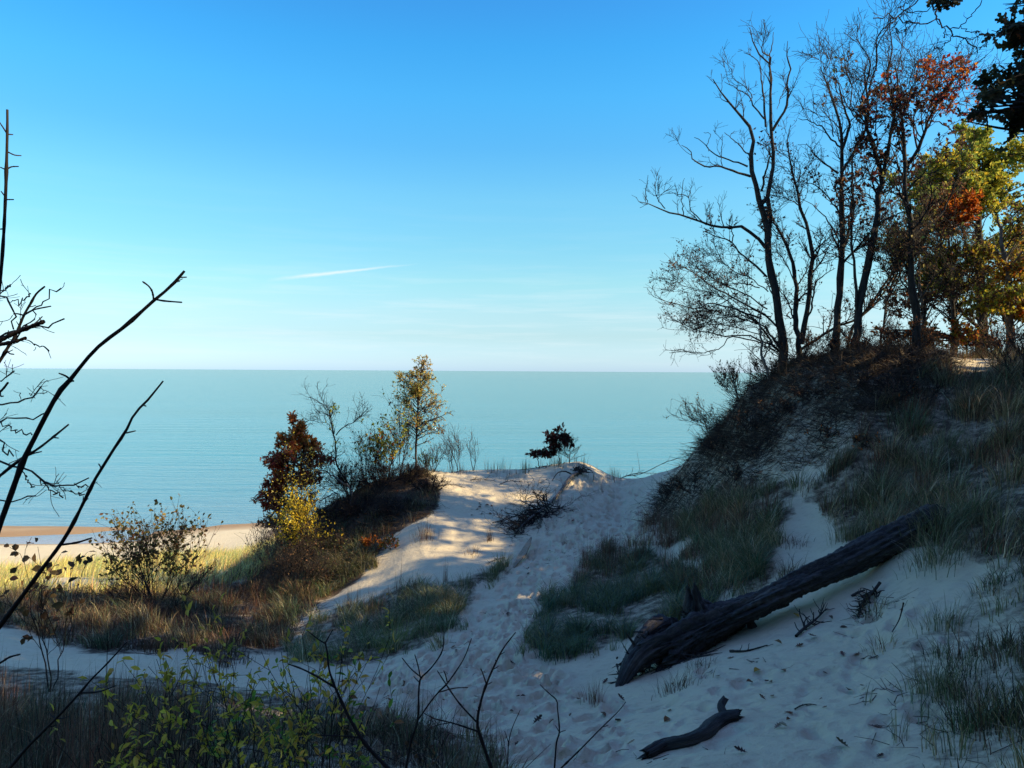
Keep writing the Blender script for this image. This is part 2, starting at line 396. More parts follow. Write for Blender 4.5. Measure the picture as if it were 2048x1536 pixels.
M = {}
M['leaf'] = leafmat('leaf', 0.42)
M['oakleaf'] = leafmat('oak_leaf', 0.22, .5, .3)
M['grass'] = leafmat('grass_blade', 0.3, .6, .3)
M['dry'] = leafmat('dry_stem', 0.1, .8, .15)
M['bark'] = barkmat('bark', (.028, .024, .020), (.065, .055, .046))
M['bark_pale'] = barkmat('pale_bark', (.12, .10, .08), (.26, .23, .19), 18)
M['twig'] = barkmat('twig', (.022, .017, .015), (.045, .034, .030), 30, .3)
M['twig_pale'] = barkmat('pale_twig', (.10, .085, .065), (.2, .17, .13), 30, .3)
M['charred'] = barkmat('dark_weathered_wood', (.016, .014, .013), (.085, .075, .066), 22, 1.0, 1.0)
def logmat():
    """furrowed dead bark: the grain attribute (in tint) runs round the girth and along the log"""
    m, g = newmat('log_bark')
    at = g.n('ShaderNodeAttribute', attribute_name='tint'); v = at.outputs['Vector']
    mp = g.n('ShaderNodeMapping'); mp.inputs['Scale'].default_value = (7, 7, 12); g.l(v, mp.inputs[0])
    n = g.noise(mp.outputs[0], 1.0, 6.0, .7)
    mp2 = g.n('ShaderNodeMapping'); mp2.inputs['Scale'].default_value = (16, 16, 60); g.l(v, mp2.inputs[0])
    n2 = g.noise(mp2.outputs[0], 1.0, 4.0, .6)
    col = g.mix(g.ramp(n, [(.40, 0.0), (.62, 1.0)]), (.012, .010, .009), (.085, .074, .064))
    col = g.mix(g.ramp(n2, [(.35, .7), (.55, 0.0)]), col, (.02, .017, .015))
    mp3 = g.n('ShaderNodeMapping'); mp3.inputs['Scale'].default_value = (1.6, 1.6, 3.2); g.l(v, mp3.inputs[0])
    n3 = g.noise(mp3.outputs[0], 1.0, 4.0, .6)
    col = g.mix(g.ramp(n3, [(.54, 0.0), (.66, .5)]), col, g.mix(n, (.05, .032, .02), (.20, .15, .105)))     # patches where the bark has gone
    b = g.n('ShaderNodeBsdfPrincipled'); g.l(col, b.inputs['Base Color']); b.inputs['Roughness'].default_value = .75
    bp = g.n('ShaderNodeBump'); bp.inputs['Strength'].default_value = 1.0; bp.inputs['Distance'].default_value = .03
    g.l(g.math('ADD', n, g.math('MULTIPLY', n2, .5)), bp.inputs['Height']); g.l(bp.outputs[0], b.inputs['Normal'])
    o = g.n('ShaderNodeOutputMaterial'); g.l(b.outputs[0], o.inputs[0])
    return m
M['logbark'] = logmat()
M['drift'] = barkmat('driftwood', (.20, .155, .10), (.36, .29, .20), 16, .6, .3)

def sandmat():
    m, g = newmat('dune_sand')
    geo = g.n('ShaderNodeNewGeometry'); pos = geo.outputs['Position']
    sp = g.n('ShaderNodeSeparateXYZ'); g.l(pos, sp.inputs[0])
    at = g.n('ShaderNodeAttribute', attribute_name='tint')     # red channel: leaf litter and humus in the sand
    ats = g.n('ShaderNodeSeparateColor'); g.l(at.outputs['Color'], ats.inputs[0])
    n1 = g.noise(pos, 1.1, 4.0); n2 = g.noise(pos, 9.0, 4.0, .6); n3 = g.noise(pos, 60.0, 3.0, .6)
    dry = g.mix(n1, (.54, .445, .28), (.64, .53, .35))
    dry = g.mix(g.math('MULTIPLY', g.math('SUBTRACT', n2, .52), 1.6, clamp=True), dry, (.33, .25, .17))
    # specks: bits of bark, charcoal, seeds
    vo = g.n('ShaderNodeTexVoronoi'); vo.inputs['Scale'].default_value = 24.0; g.l(pos, vo.inputs['Vector'])
    spk = g.math('LESS_THAN', vo.outputs['Distance'], g.math('MULTIPLY', g.math('SUBTRACT', n2, .40), .28))
    dry = g.mix(g.math('MULTIPLY', spk, .75), dry, (.07, .05, .035))
    # litter
    lf = g.math('MULTIPLY', g.math('ADD', g.math('MULTIPLY', ats.outputs[0], 1.5), g.math('SUBTRACT', g.noise(pos, 5.0, 5.0, .7), .78)), 3.0, clamp=True)
    lit = g.mix(n3, (.035, .024, .016), (.13, .085, .05))
    dry = g.mix(lf, dry, lit)
    # wet sand by the water
    zw = g.math('ADD', sp.outputs[2], g.math('MULTIPLY', g.math('SUBTRACT', g.noise(pos, .35, 3.0), .5), .12))
    wet = g.ramp(zw, [(0.10, 1.0), (0.34, 0.0)])
    ws = g.n('ShaderNodeSeparateColor'); g.l(wet, ws.inputs[0])
    col = g.mix(ws.outputs[0], dry, (.30, .185, .085))
    b = g.n('ShaderNodeBsdfPrincipled'); g.l(col, b.inputs['Base Color'])
    rr = g.math('MULTIPLY_ADD', ws.outputs[0], -.35, .95); g.l(rr, b.inputs['Roughness'])
    b.inputs['Specular IOR Level'].default_value = .25
    hsum = g.math('ADD', g.math('MULTIPLY', n2, .6), g.math('MULTIPLY', n3, .35))
    mp = g.n('ShaderNodeMapping'); mp.inputs['Rotation'].default_value = (0, 0, .5); mp.inputs['Scale'].default_value = (5, 17, 5); g.l(pos, mp.inputs[0])
    hsum = g.math('ADD', hsum, g.math('MULTIPLY', g.noise(mp.outputs[0], 1.0, 2.0), .35))
    # soft pits where the sand is trodden
    wv = g.n('ShaderNodeVectorMath', operation='ADD'); nz = g.n('ShaderNodeTexNoise'); nz.inputs['Scale'].default_value = 3.0; g.l(pos, nz.inputs['Vector'])
    g.l(pos, wv.inputs[0]); sc_ = g.n('ShaderNodeVectorMath', operation='SCALE'); sc_.inputs['Scale'].default_value = .35; g.l(nz.outputs['Color'], sc_.inputs[0]); g.l(sc_.outputs[0], wv.inputs[1])
    pit = g.n('ShaderNodeTexVoronoi', feature='SMOOTH_F1'); pit.inputs['Scale'].default_value = 3.6; pit.inputs['Smoothness'].default_value = .35; g.l(wv.outputs[0], pit.inputs['Vector'])
    pith = g.math('MULTIPLY', g.math('MINIMUM', pit.outputs['Distance'], .5), g.math('MULTIPLY_ADD', ats.outputs[1], 2.4, .25))
    hsum = g.math('ADD', hsum, pith)
    bp = g.n('ShaderNodeBump'); bp.inputs['Strength'].default_value = .8; bp.inputs['Distance'].default_value = .05
    g.l(hsum, bp.inputs['Height']); g.l(bp.outputs[0], b.inputs['Normal'])
    o = g.n('ShaderNodeOutputMaterial'); g.l(b.outputs[0], o.inputs[0])
    return m
M['sand'] = sandmat()

def watermat():
    m, g = newmat('lake_water')
    geo = g.n('ShaderNodeNewGeometry'); pos = geo.outputs['Position']
    sp = g.n('ShaderNodeSeparateXYZ'); g.l(pos, sp.inputs[0])
    # log of the distance from shore drives how clear or silty the water is
    ly = g.math('LOGARITHM', g.math('MAXIMUM', g.math('SUBTRACT', sp.outputs[1], 52.0), 1.0), 10.0)
    mpb = g.n('ShaderNodeMapping'); mpb.inputs['Scale'].default_value = (.004, .03, 1); g.l(pos, mpb.inputs[0])
    wob = g.math('MULTIPLY', g.math('SUBTRACT', g.noise(mpb.outputs[0], 1.0, 4.0), .5), .9)
    c = g.ramp(g.math('MULTIPLY', g.math('ADD', ly, wob), .25), WATER_STOPS)
    mp = g.n('ShaderNodeMapping'); mp.inputs['Rotation'].default_value = (0, 0, math.radians(-14)); mp.inputs['Scale'].default_value = (.45, 1.5, 1); g.l(pos, mp.inputs[0])
    w1 = g.noise(mp.outputs[0], .9, 4.0, .6)
    mp2 = g.n('ShaderNodeMapping'); mp2.inputs['Rotation'].default_value = (0, 0, math.radians(-14)); mp2.inputs['Scale'].default_value = (.035, .28, 1); g.l(pos, mp2.inputs[0])
    w2 = g.noise(mp2.outputs[0], 1.0, 3.0, .5)
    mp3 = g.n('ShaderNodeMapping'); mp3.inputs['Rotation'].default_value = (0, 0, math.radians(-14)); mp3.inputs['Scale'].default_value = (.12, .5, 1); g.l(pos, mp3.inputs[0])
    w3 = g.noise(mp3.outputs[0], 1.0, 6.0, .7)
    c = g.mix(g.math('MULTIPLY', g.math('SUBTRACT', w3, .42), 2.2, clamp=True), g.mix(1.0, c, (.82, .87, .89), 'MULTIPLY'), c)  # darker facets of the ripples, put into the water colour
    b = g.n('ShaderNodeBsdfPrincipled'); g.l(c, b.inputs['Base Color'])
    b.inputs['Roughness'].default_value = .16; b.inputs['IOR'].default_value = 1.33
    b.inputs['Specular IOR Level'].default_value = .5
    h = g.math('ADD', g.math('MULTIPLY', w1, .35), g.math('MULTIPLY', w2, .8))
    bp = g.n('ShaderNodeBump'); bp.inputs['Strength'].default_value = 1.0; bp.inputs['Distance'].default_value = .38
    g.l(h, bp.inputs['Height']); g.l(bp.outputs[0], b.inputs['Normal'])
    o = g.n('ShaderNodeOutputMaterial'); g.l(b.outputs[0], o.inputs[0])
    return m
WATER_STOPS = [(0.0, (.33, .27, .23)), (.16, (.30, .28, .30)), (.28, (.12, .24, .28)), (.45, (.06, .24, .265)), (.62, (.045, .18, .165)), (.85, (.055, .15, .11)), (1.0, (.055, .14, .10))]
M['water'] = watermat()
# ---------------------------------------------------------------- ground sheet and lake
# vegetated regions as seen in the photograph, used to choose where things grow on the ground
R_RIGHT = [(1600,1000),(1660,920),(1760,830),(1850,770),(2048,712),(2300,700),(2300,1130),(2048,1110),(1960,1130),(1850,1090),(1760,1100),(1690,1095),(1660,1040)]
R_RIGHT2 = [(1380,1010),(1430,975),(1540,955),(1600,960),(1590,1010),(1545,1060),(1560,1150),(1500,1205),(1440,1180),(1390,1100),(1340,1060)]
R_MID = [(1045,1290),(1075,1215),(1130,1180),(1200,1110),(1260,1090),(1330,1120),(1400,1150),(1420,1200),(1370,1235),(1280,1260),(1230,1290),(1150,1330),(1110,1320)]
R_CEN = [(560,1320),(600,1260),(680,1215),(760,1190),(830,1165),(900,1160),(950,1150),(1010,1130),(1020,1145),(940,1195),(930,1235),(850,1290),(780,1315),(680,1335)]
R_LEFT = [(-600,1230),(0,1195),(150,1190),(320,1190),(500,1160),(560,1110),(640,1110),(700,1120),(750,1140),(690,1180),(600,1235),(560,1310),(430,1330),(380,1300),(200,1312),(110,1290),(20,1255),(-600,1260)]
R_BEACH = [(-900,1150),(0,1148),(110,1132),(200,1118),(330,1095),(420,1078),(540,1066),(570,1090),(560,1130),(500,1170),(320,1200),(150,1200),(0,1215),(-900,1230)]
R_FORE = [(-900,1330),(0,1330),(120,1345),(300,1350),(420,1370),(700,1400),(830,1440),(980,1480),(1030,1560),(1030,2600),(-900,2600)]
R_HILL = [(1395,880),(1470,800),(1520,740),(1600,690),(1700,660),(1860,680),(1900,740),(1860,800),(1790,860),(1720,900),(1640,930),(1560,950),(1440,980),(1380,1040),(1300,1060),(1310,990),(1370,930)]
R_HILLUP = [(1395,880),(1470,800),(1520,740),(1600,690),(1700,660),(1860,680),(1900,740),(1830,800),(1740,830),(1640,850),(1560,880),(1480,920),(1420,930)]
R_BRIDGE = [(1180,1120),(1270,1030),(1300,980),(1400,950),(1470,1000),(1430,1190),(1350,1180),(1290,1130)]
R_LOWR = [(1800,1290),(1900,1230),(1980,1130),(2048,1100),(2300,1100),(2300,2200),(1850,2200),(1830,1430),(1790,1380)]
R_BANK = [(500,1110),(540,1060),(620,1000),(700,950),(830,935),(875,960),(880,1010),(800,1060),(760,1100),(740,1140),(690,1180),(600,1230),(500,1200)]
R_ROUGH = [(1700,1290),(1800,1170),(1900,1130),(2300,1100),(2300,1600),(1800,1536)]

F0 = facing(XX, YY) > 0.0
litter = np.zeros_like(XX)
def blur(a, n):
    for _ in range(n):
        a = (np.roll(a, 1, 0) + np.roll(a, -1, 0) + np.roll(a, 1, 1) + np.roll(a, -1, 1) + 2 * a) / 6
    return a
wx = PX + 26 * fbm(XX * 1.6 + 3, YY * 1.6, 3) + 10 * vnoise(XX * 7, YY * 7); wy = PY + 22 * fbm(XX * 1.6 + 40, YY * 1.6, 3) + 8 * vnoise(XX * 7 + 9, YY * 7)
for poly, v in ((R_RIGHT, .36), (R_RIGHT2, .36), (R_MID, .34), (R_CEN, .36), (R_LEFT, .38), (R_BEACH, .12), (R_FORE, .36), (R_HILL, .30), (R_HILLUP, .355), (R_LOWR, .24), (R_BANK, .5)):
    litter = np.maximum(litter, np.where(inpoly(wx, wy, poly) & F0, v, 0))
litter = np.where((YY < 4) | ((PX > 2048) & (YY < 40)), .42, litter)
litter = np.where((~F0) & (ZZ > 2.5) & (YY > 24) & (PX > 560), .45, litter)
litter = blur(litter, 3)
nx, ny = XX.shape
V = np.stack([XX.ravel(), YY.ravel(), ZZ.ravel()], 1)
ii, jj = np.meshgrid(np.arange(nx - 1), np.arange(ny - 1), indexing='ij')
a = (ii * ny + jj).ravel()
Fq = np.stack([a, a + ny, a + ny + 1, a + 1], 1)
tint = np.stack([litter.ravel(), trod.ravel(), np.zeros(nx * ny)], 1)
o = mesh_np('sand_dunes', V, Fq, M['sand'], tint=tint)
tag(o, 'pale dune sand with footprints running down to the lake beach', kind='structure')
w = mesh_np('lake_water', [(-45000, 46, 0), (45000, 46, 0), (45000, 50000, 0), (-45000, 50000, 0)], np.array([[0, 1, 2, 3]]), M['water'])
tag(w, 'turquoise lake reaching to the horizon', kind='structure')
# ---------------------------------------------------------------- stems, twigs, leaves
def norm(v): return v / (np.linalg.norm(v, axis=-1, keepdims=True) + 1e-9)

def tubes(Pt, R, k=5):
    """Pt (m,n,3) centre lines, R (m,n) radii -> vertices, quads"""
    m, n, _ = Pt.shape
    Tn = np.empty_like(Pt)
    Tn[:, 1:-1] = Pt[:, 2:] - Pt[:, :-2]; Tn[:, 0] = Pt[:, 1] - Pt[:, 0]; Tn[:, -1] = Pt[:, -1] - Pt[:, -2]
    Tn = norm(Tn)
    mean = norm(Tn.mean(1))
    ref = np.where(np.abs(mean[:, 2:3]) < 0.8, np.array([[0, 0, 1.0]]), np.array([[1.0, 0.2, 0]]))
    U = norm(np.cross(Tn, ref[:, None, :])); Wv = np.cross(Tn, U)
    an = np.arange(k) * 2 * np.pi / k
    V = Pt[:, :, None, :] + R[:, :, None, None] * (np.cos(an)[None, None, :, None] * U[:, :, None, :] + np.sin(an)[None, None, :, None] * Wv[:, :, None, :])
    V = V.reshape(-1, 3)
    base = (np.arange(m) * n * k)[:, None, None] + (np.arange(n - 1) * k)[None, :, None]
    a = base + np.arange(k)[None, None, :]; b = base + ((np.arange(k) + 1) % k)[None, None, :]
    F = np.stack([a, b, b + k, a + k], -1).reshape(-1, 4)
    return V, F

class MBuf:
    def __init__(s): s.V = []; s.Q = []; s.T = []; s.n = 0; s.C = []
    def add(s, V, F, tint=None):
        F = np.asarray(F) + s.n
        (s.Q if F.shape[1] == 4 else s.T).append(F)
        s.V.append(V); s.n += len(V)
        if tint is not None:
            t = np.empty((len(V), 3)); t[:] = tint; s.C.append(t)
    def build(s, name, mat, parent=None, smooth=True):
        F = []
        if s.Q: F.append(np.concatenate(s.Q))
        if s.T: F.append(np.concatenate(s.T))
        return mesh_np(name, np.concatenate(s.V), F, mat, parent, np.concatenate(s.C) if s.C else None, smooth)

def resample(pts, n):
    pts = np.asarray(pts, float)
    # catmull-rom smoothing then even spacing
    if len(pts) > 2:
        p = np.vstack([2 * pts[0] - pts[1], pts, 2 * pts[-1] - pts[-2]]); out = []
        for i in range(1, len(p) - 2):
            for t in np.linspace(0, 1, 6, endpoint=False):
                out.append(0.5 * ((2 * p[i]) + (-p[i-1] + p[i+1]) * t + (2*p[i-1] - 5*p[i] + 4*p[i+1] - p[i+2]) * t*t + (-p[i-1] + 3*p[i] - 3*p[i+1] + p[i+2]) * t**3))
        out.append(p[-2]); pts = np.array(out)
    s = np.concatenate([[0], np.cumsum(np.linalg.norm(np.diff(pts, axis=0), axis=1))])
    q = np.linspace(0, s[-1], n)
    return np.stack([np.interp(q, s, pts[:, i]) for i in range(3)], 1)

def sample_on(Pt, R, idx, t):
    m, n, _ = Pt.shape
    x = t * (n - 1); i = np.clip(x.astype(int), 0, n - 2); f = (x - i)[:, None]
    p = Pt[idx, i] * (1 - f) + Pt[idx, i + 1] * f
    tn = norm(Pt[idx, i + 1] - Pt[idx, i])
    r = R[idx, i] * (1 - f[:, 0]) + R[idx, i + 1] * f[:, 0]
    return p, tn, r

def grow(rng, Pt, R, cnt, n=6, t0=.2, t1=1.0, ln=.5, lv=.4, ang=45, av=15, up=.15, wob=.25, rs=.6, rmin=.003, tip=.35, fall=.5, drift=None, weight=None):
    """side shoots along parents; returns (M,n,3),(M,n)"""
    m = Pt.shape[0]
    L = np.linalg.norm(np.diff(Pt, axis=1), axis=2).sum(1)
    w = L if weight is None else weight
    M_ = int(cnt)
    idx = rng.choice(m, M_, p=w / w.sum())
    t = t0 + (t1 - t0) * rng.random(M_)
    p, tn, r = sample_on(Pt, R, idx, t)
    rnd = norm(rng.normal(size=(M_, 3)))
    perp = norm(np.cross(tn, rnd))
    a = np.radians(rng.normal(ang, av, M_))[:, None]
    d = norm(np.cos(a) * tn + np.sin(a) * perp + np.array([0, 0, up]))
    if drift is not None: d = norm(d + np.array(drift))
    length = ln * (1 - fall * t) * np.clip(rng.normal(1, lv, M_), .25, 2.2)
    step = (length / (n - 1))[:, None]
    out = np.empty((M_, n, 3)); out[:, 0] = p
    for i in range(1, n):
        out[:, i] = out[:, i - 1] + d * step
        d = norm(d + rng.normal(size=(M_, 3)) * wob + np.array([0, 0, up * .35]))
    r0 = np.maximum(np.minimum(r * rs, length * .035 + rmin), rmin)
    tt = np.linspace(0, 1, n)[None, :]
    RR = np.maximum(r0[:, None] * (1 - (1 - tip) * tt), rmin * .8)
    return out, RR

# leaf outlines, lying in x (length) / y (width), folded a little along the midrib
def tpl_simple(w=.32, fold=.12):
    V = np.array([[0, 0, 0], [.5, w, fold], [1, 0, -.05], [.5, -w, fold]])
    return V, np.array([[0, 1, 2], [0, 2, 3]])
def tpl_leaf(w=.22, fold=.08, curl=.12):
    V = np.array([[0, 0, 0], [.25, w * .8, fold], [.6, w, fold], [1.0, 0, -curl], [.6, -w, fold], [.25, -w * .8, fold], [.3, 0, 0], [.65, 0, -.02]])
    return V, np.array([[0, 6, 1], [1, 6, 7], [1, 7, 2], [2, 7, 3], [3, 7, 4], [4, 7, 6], [4, 6, 5], [5, 6, 0]])
def tpl_oak():
    half = [(0.0, .02), (.18, .05), (.22, .20), (.32, .08), (.45, .33), (.52, .11), (.68, .30), (.74, .10), (.88, .15), (1.0, 0)]
    V = [(x, y, .12 * y) for x, y in half] + [(x, -y, .12 * y) for x, y in half[:-1]] + [(x, 0, -.06 * x * x) for x in (.0, .32, .52, .74)]
    # fan each half to the midrib points
    A = list(range(10)); B = list(range(10, 19)) + [9]; C = [19, 20, 21, 22]
    F = []
    for S_, fl in ((A, 0), (B, 1)):
        for i, c in ((0, 19), (1, 20), (2, 20), (3, 21), (4, 21), (5, 22), (6, 22), (7, 22), (8, 22)):
            t = [S_[i], S_[i + 1], c]
            F.append(t[::-1] if fl else t)
        for i, (u, v) in ((1, (19, 20)), (3, (20, 21)), (5, (21, 22))):
            t = [S_[i], v, u]; F.append(t[::-1] if fl else t)
    return np.array(V, float), np.array(F)

def tpl_oak_lite():
    V = [(0, 0), (.25, .2), (.36, .08), (.55, .33), (.64, .1), (.85, .18), (1, 0), (.85, -.18), (.64, -.1), (.55, -.33), (.36, -.08), (.25, -.2)]
    V = np.array([(x, y, .1 * abs(y)) for x, y in V])
    F = np.array([[0, 2, 1], [0, 10, 2], [0, 11, 10], [2, 4, 3], [2, 10, 8], [2, 8, 4], [10, 9, 8], [4, 6, 5], [4, 8, 6], [8, 7, 6]])
    return V, F

def rot_from(xdir, rng, flat=0.0):
    """frames whose x axis is xdir; flat: how far the blade faces up"""
    n = len(xdir)
    x = norm(xdir)
    r = norm(rng.normal(size=(n, 3))) + np.array([0, 0, 1]) * flat
    z = norm(r - (r * x).sum(1, keepdims=True) * x)
    y = np.cross(z, x)
    return np.stack([x, y, z], 2)      # columns

def leaves(rng, pos, xdir, size, tpl, colors, flat=.8, jit=.12):
    """colors: (k,3) array of leaf colours with optional probabilities; returns V,F,tint"""
    TV, TF = tpl; n = len(pos)
    Rm = rot_from(xdir, rng, flat)
    sz = size * np.clip(rng.normal(1, .22, n), .5, 1.6)
    V = pos[:, None, :] + np.einsum('nij,kj->nki', Rm, TV) * sz[:, None, None]
    F = (np.arange(n) * len(TV))[:, None, None] + TF[None]
    colors = np.asarray(colors, float)
    c = colors[rng.integers(0, len(colors), n)] * (1 + rng.normal(0, jit, (n, 1))) * (1 + rng.normal(0, jit * .4, (n, 3)))
    c = np.clip(c, .004, 1)
    return V.reshape(-1, 3), F.reshape(-1, TF.shape[1]), np.repeat(c, len(TV), 0)

def leaves_on(rng, Pt, R, cnt, size, tpl, colors, t0=.15, t1=1.0, flat=.8, droop=.0, jit=.12, keep=None, out=1.0):
    idx = rng.integers(0, Pt.shape[0], cnt); t = t0 + (t1 - t0) * rng.random(cnt)
    p, tn, r = sample_on(Pt, R, idx, t)
    if keep is not None:
        k = keep(p); p, tn, r = p[k], tn[k], r[k]
    d = norm(rng.normal(size=p.shape)) * out + tn * .7 + np.array([0, 0, -droop])
    return leaves(rng, p, d, size, tpl, colors, flat, jit)

def trace(pts, d, dz=0.0):
    """photograph points -> world, at distance d (number or list)"""
    n = len(pts)
    ds = np.interp(np.linspace(0, 1, n), np.linspace(0, 1, len(d)), d) if isinstance(d, (list, tuple)) else np.full(n, d)
    return np.array([P(x, y, q) for (x, y), q in zip(pts, ds)])

def stack_paths(paths, n=14):
    """list of (points (k,3), r0, r1) -> arrays"""
    Pt = np.array([resample(p, n) for p, _, _ in paths])
    tt = np.linspace(0, 1, n)
    R = np.array([r0 * (1 - tt) ** .8 * (1 - r1 / r0) + r1 for _, r0, r1 in paths])
    return Pt, R

def knobbly(rng, Pt, R, amt=.12):
    return R * (1 + rng.normal(0, amt, R.shape))
# ---------------------------------------------------------------- trees on the dune top
def za(*p): return [(1250 + x / 2.566, y / 2.566) for x, y in p]
def zb(*p): return [(1250 + x / 2.566, 400 + y / 2.566) for x, y in p]

C_RED = [(.26,.030,.015),(.20,.022,.018),(.33,.06,.02),(.14,.02,.018)]
C_ORANGE = [(.48,.13,.015),(.55,.20,.02),(.38,.08,.015),(.30,.09,.02)]
C_MAROON = [(.075,.018,.016),(.11,.022,.018),(.05,.02,.016),(.09,.04,.02)]
C_BROWN = [(.17,.085,.04),(.12,.06,.032),(.22,.12,.055),(.08,.045,.026)]
C_YGREEN = [(.36,.36,.05),(.26,.31,.045),(.46,.42,.06),(.16,.22,.04),(.52,.42,.06)]
C_OLIVE = [(.16,.17,.045),(.12,.14,.035),(.22,.19,.045),(.18,.12,.04)]
C_GOLD = [(.52,.36,.03),(.45,.33,.03),(.60,.42,.05),(.36,.30,.04)]
C_GREEN = [(.06,.11,.02),(.09,.15,.03),(.05,.08,.02)]
C_DARK = [(.035,.040,.014),(.05,.05,.018),(.06,.04,.018),(.03,.03,.014)]

def finish(root, limbs, twigs, leafsets, bark, twigmat, kt=6, twigk=3):
    """limbs: list of (points, r0, r1); first is the trunk"""
    for i, (p, r0, r1) in enumerate(limbs):
        n = 22 if i == 0 else 14
        Pt, R = stack_paths([(p, r0, r1)], n)
        R = knobbly(RNG, Pt, R, .07)
        Pt = Pt.copy(); Pt[:, 1:-1] += RNG.normal(0, .012, Pt[:, 1:-1].shape) * (1 + 8 * R[:, 1:-1, None])
        V, F = tubes(Pt, R, 9 if i == 0 else kt)
        mesh_np('trunk' if i == 0 else 'limb', V, F, bark, root)
    if twigs:
        b = MBuf()
        for Pt, R in twigs:
            V, F = tubes(Pt, R, twigk); b.add(V, F)
        tag(b.build('twigs', twigmat, root), kind='stuff')
    if leafsets:
        b = MBuf()
        for V, F, c in leafsets: b.add(V, F, c)
        tag(b.build('foliage', M['leaf'], root, smooth=False), kind='stuff')

def limb_arrays(limbs, skip=0, n=14):
    return stack_paths([l for l in limbs[skip:]], n)

def traced_tree(name, label, d0, limbs_px, group=None, twig=(160, 500, 900), leafspec=None, spread=1.2, bark='bark', seed=1, twlen=(.9, .5, .3), up=.25, rmin=.006, ground=True, wob=.16, drift=None, cat='tree'):
    rng = np.random.default_rng(seed)
    limbs = []
    for i, (pts, r0, r1) in enumerate(limbs_px):
        if i == 0: d = [d0, d0 + rng.normal(0, .2)]; dd0 = d0
        else: d = [d0, d0 + rng.uniform(-spread, spread)]
        limbs.append((trace(pts, d), r0 * .86, max(r1 * .86, .006)))
    base = limbs[0][0][0].copy()
    if ground:
        gz = float(H(base[0], base[1]))
        limbs[0] = (np.vstack([[base[0], base[1], gz - .25], limbs[0][0][1:] if abs(base[2] - gz) < .4 else limbs[0][0]]), limbs[0][1], limbs[0][2])
        base = np.array([base[0], base[1], gz])
    # start every limb on the trunk or limb it springs from
    root = empty(name, base, label, cat, group)
    tw = []
    if twig:
        LP, LR = stack_paths(limbs, 16)
        w = np.linalg.norm(np.diff(LP, axis=1), axis=2).sum(1) / (LR[:, 0] ** .25)
        A, AR = grow(rng, LP, LR, twig[0], 8, .25, 1, twlen[0], .45, 48, 14, up, wob, .5, rmin * 1.5, .35, .3, drift, w)
        tw.append((A, AR))
        B, BR = grow(rng, A, AR, twig[1], 5, .15, 1, twlen[1], .4, 45, 15, up * .6, wob, .6, rmin, .6, .3); tw.append((B, BR))
        if twig[2]:
            C, CR = grow(rng, B, BR, twig[2], 3, .1, 1, twlen[2], .4, 42, 15, up * .4, wob * .7, .7, rmin * .8, .7, .2); tw.append((C, CR))
    ls = []
    for spec in (leafspec or []):
        src = tw[-1] if tw else LP
        ls.append(leaves_on(rng, src[0], src[1], spec['n'], spec['s'], spec.get('tpl', tpl_simple()), spec['c'], keep=spec.get('keep'), flat=.4))
    finish(root, limbs, tw, ls, M[bark], M['twig'])
    return root

def within(cx, cy, rx, ry):
    def f(p):
        x, y = project(p)
        return ((x - cx) / rx) ** 2 + ((y - cy) / ry) ** 2 < 1
    return f
def anyof(*fs):
    def f(p):
        k = np.zeros(len(p), bool)
        for q in fs: k |= q(p)
        return k
    return f

TA = 21.3
A = [
 (zb((818,835),(808,700),(780,560),(765,450),(742,330),(728,200),(722,110)) + za((708,1090),(685,1030),(664,940),(650,860),(648,790),(655,700),(630,640),(590,590),(560,550),(500,490),(450,405)), .165, .014),
 (za((690,1060),(735,1010),(755,900),(765,800),(750,680),(745,600),(750,450),(745,330),(700,280),(655,220),(640,140)), .075, .010),
 (zb((740,330),(735,200),(748,80)) + za((740,1120),(735,1020)), .08, .07),
 (za((745,330),(740,290),(700,260),(720,170),(712,100)), .026, .008),
 (za((745,420),(742,300),(752,240),(762,165)), .026, .008),
 (za((722,650),(712,520),(700,420),(692,330),(650,290),(610,270)), .035, .008),
 (za((758,670),(800,600),(830,540),(835,430),(850,350),(830,290),(835,210)), .048, .009),
 (za((835,430),(800,500),(780,560)), .018, .008),
 (za((715,610),(660,545),(640,500),(600,470),(510,420)), .03, .008),
 (za((640,520),(655,490),(620,450),(555,400),(550,350)), .018, .007),
 (za((645,905),(560,880),(480,850),(420,860),(350,810),(340,780),(290,745)), .042, .008),
 (za((630,855),(540,820),(470,800),(430,770),(400,730),(355,705)), .03, .008),
 (za((640,800),(600,760),(560,720),(510,680)), .026, .008),
 (za((700,980),(715,900),(735,830),(745,760)), .04, .02),
 (za((430,775),(420,740),(440,690),(405,680)), .014, .006),
 (za((500,850),(495,790),(500,740),(500,690)), .014, .006),
 (zb((722,245),(665,180),(600,140),(500,140),(420,125),(340,95),(270,75),(190,50),(110,20),(70,8)), .06, .010),
 (za((300,1105),(290,1000),(305,915)), .018, .007),
 (za((205,1070),(160,1010),(155,930)), .018, .007),
 (za((115,1040),(105,980),(120,925)), .014, .006),
 (za((400,1140),(340,1080),(320,1010),(210,990)), .018, .006),
 (zb((728,395),(650,320),(590,270),(545,215),(450,180),(400,160)), .04, .012),
 (zb((545,220),(555,180),(535,140)), .022, .012),
 (zb((780,650),(690,570),(620,540),(540,490),(430,430),(350,370),(270,335)), .035, .009),
 (zb((700,610),(590,570),(480,540),(430,530),(380,555),(300,545),(180,510)), .032, .008),
 (zb((790,760),(740,680),(700,640),(600,570)), .035, .02),
 (zb((770,750),(640,700),(530,700),(440,680),(370,670),(230,600)), .03, .008),
 (zb((700,735),(540,700),(490,760),(380,785),(260,765)), .024, .007),
 (zb((560,500),(480,540),(400,590),(300,640)), .018, .007),
 (zb((690,450),(600,430),(520,430),(400,400)), .02, .007),
]
lownoise = anyof(within(1440, 560, 130, 130), within(1560, 380, 70, 120))
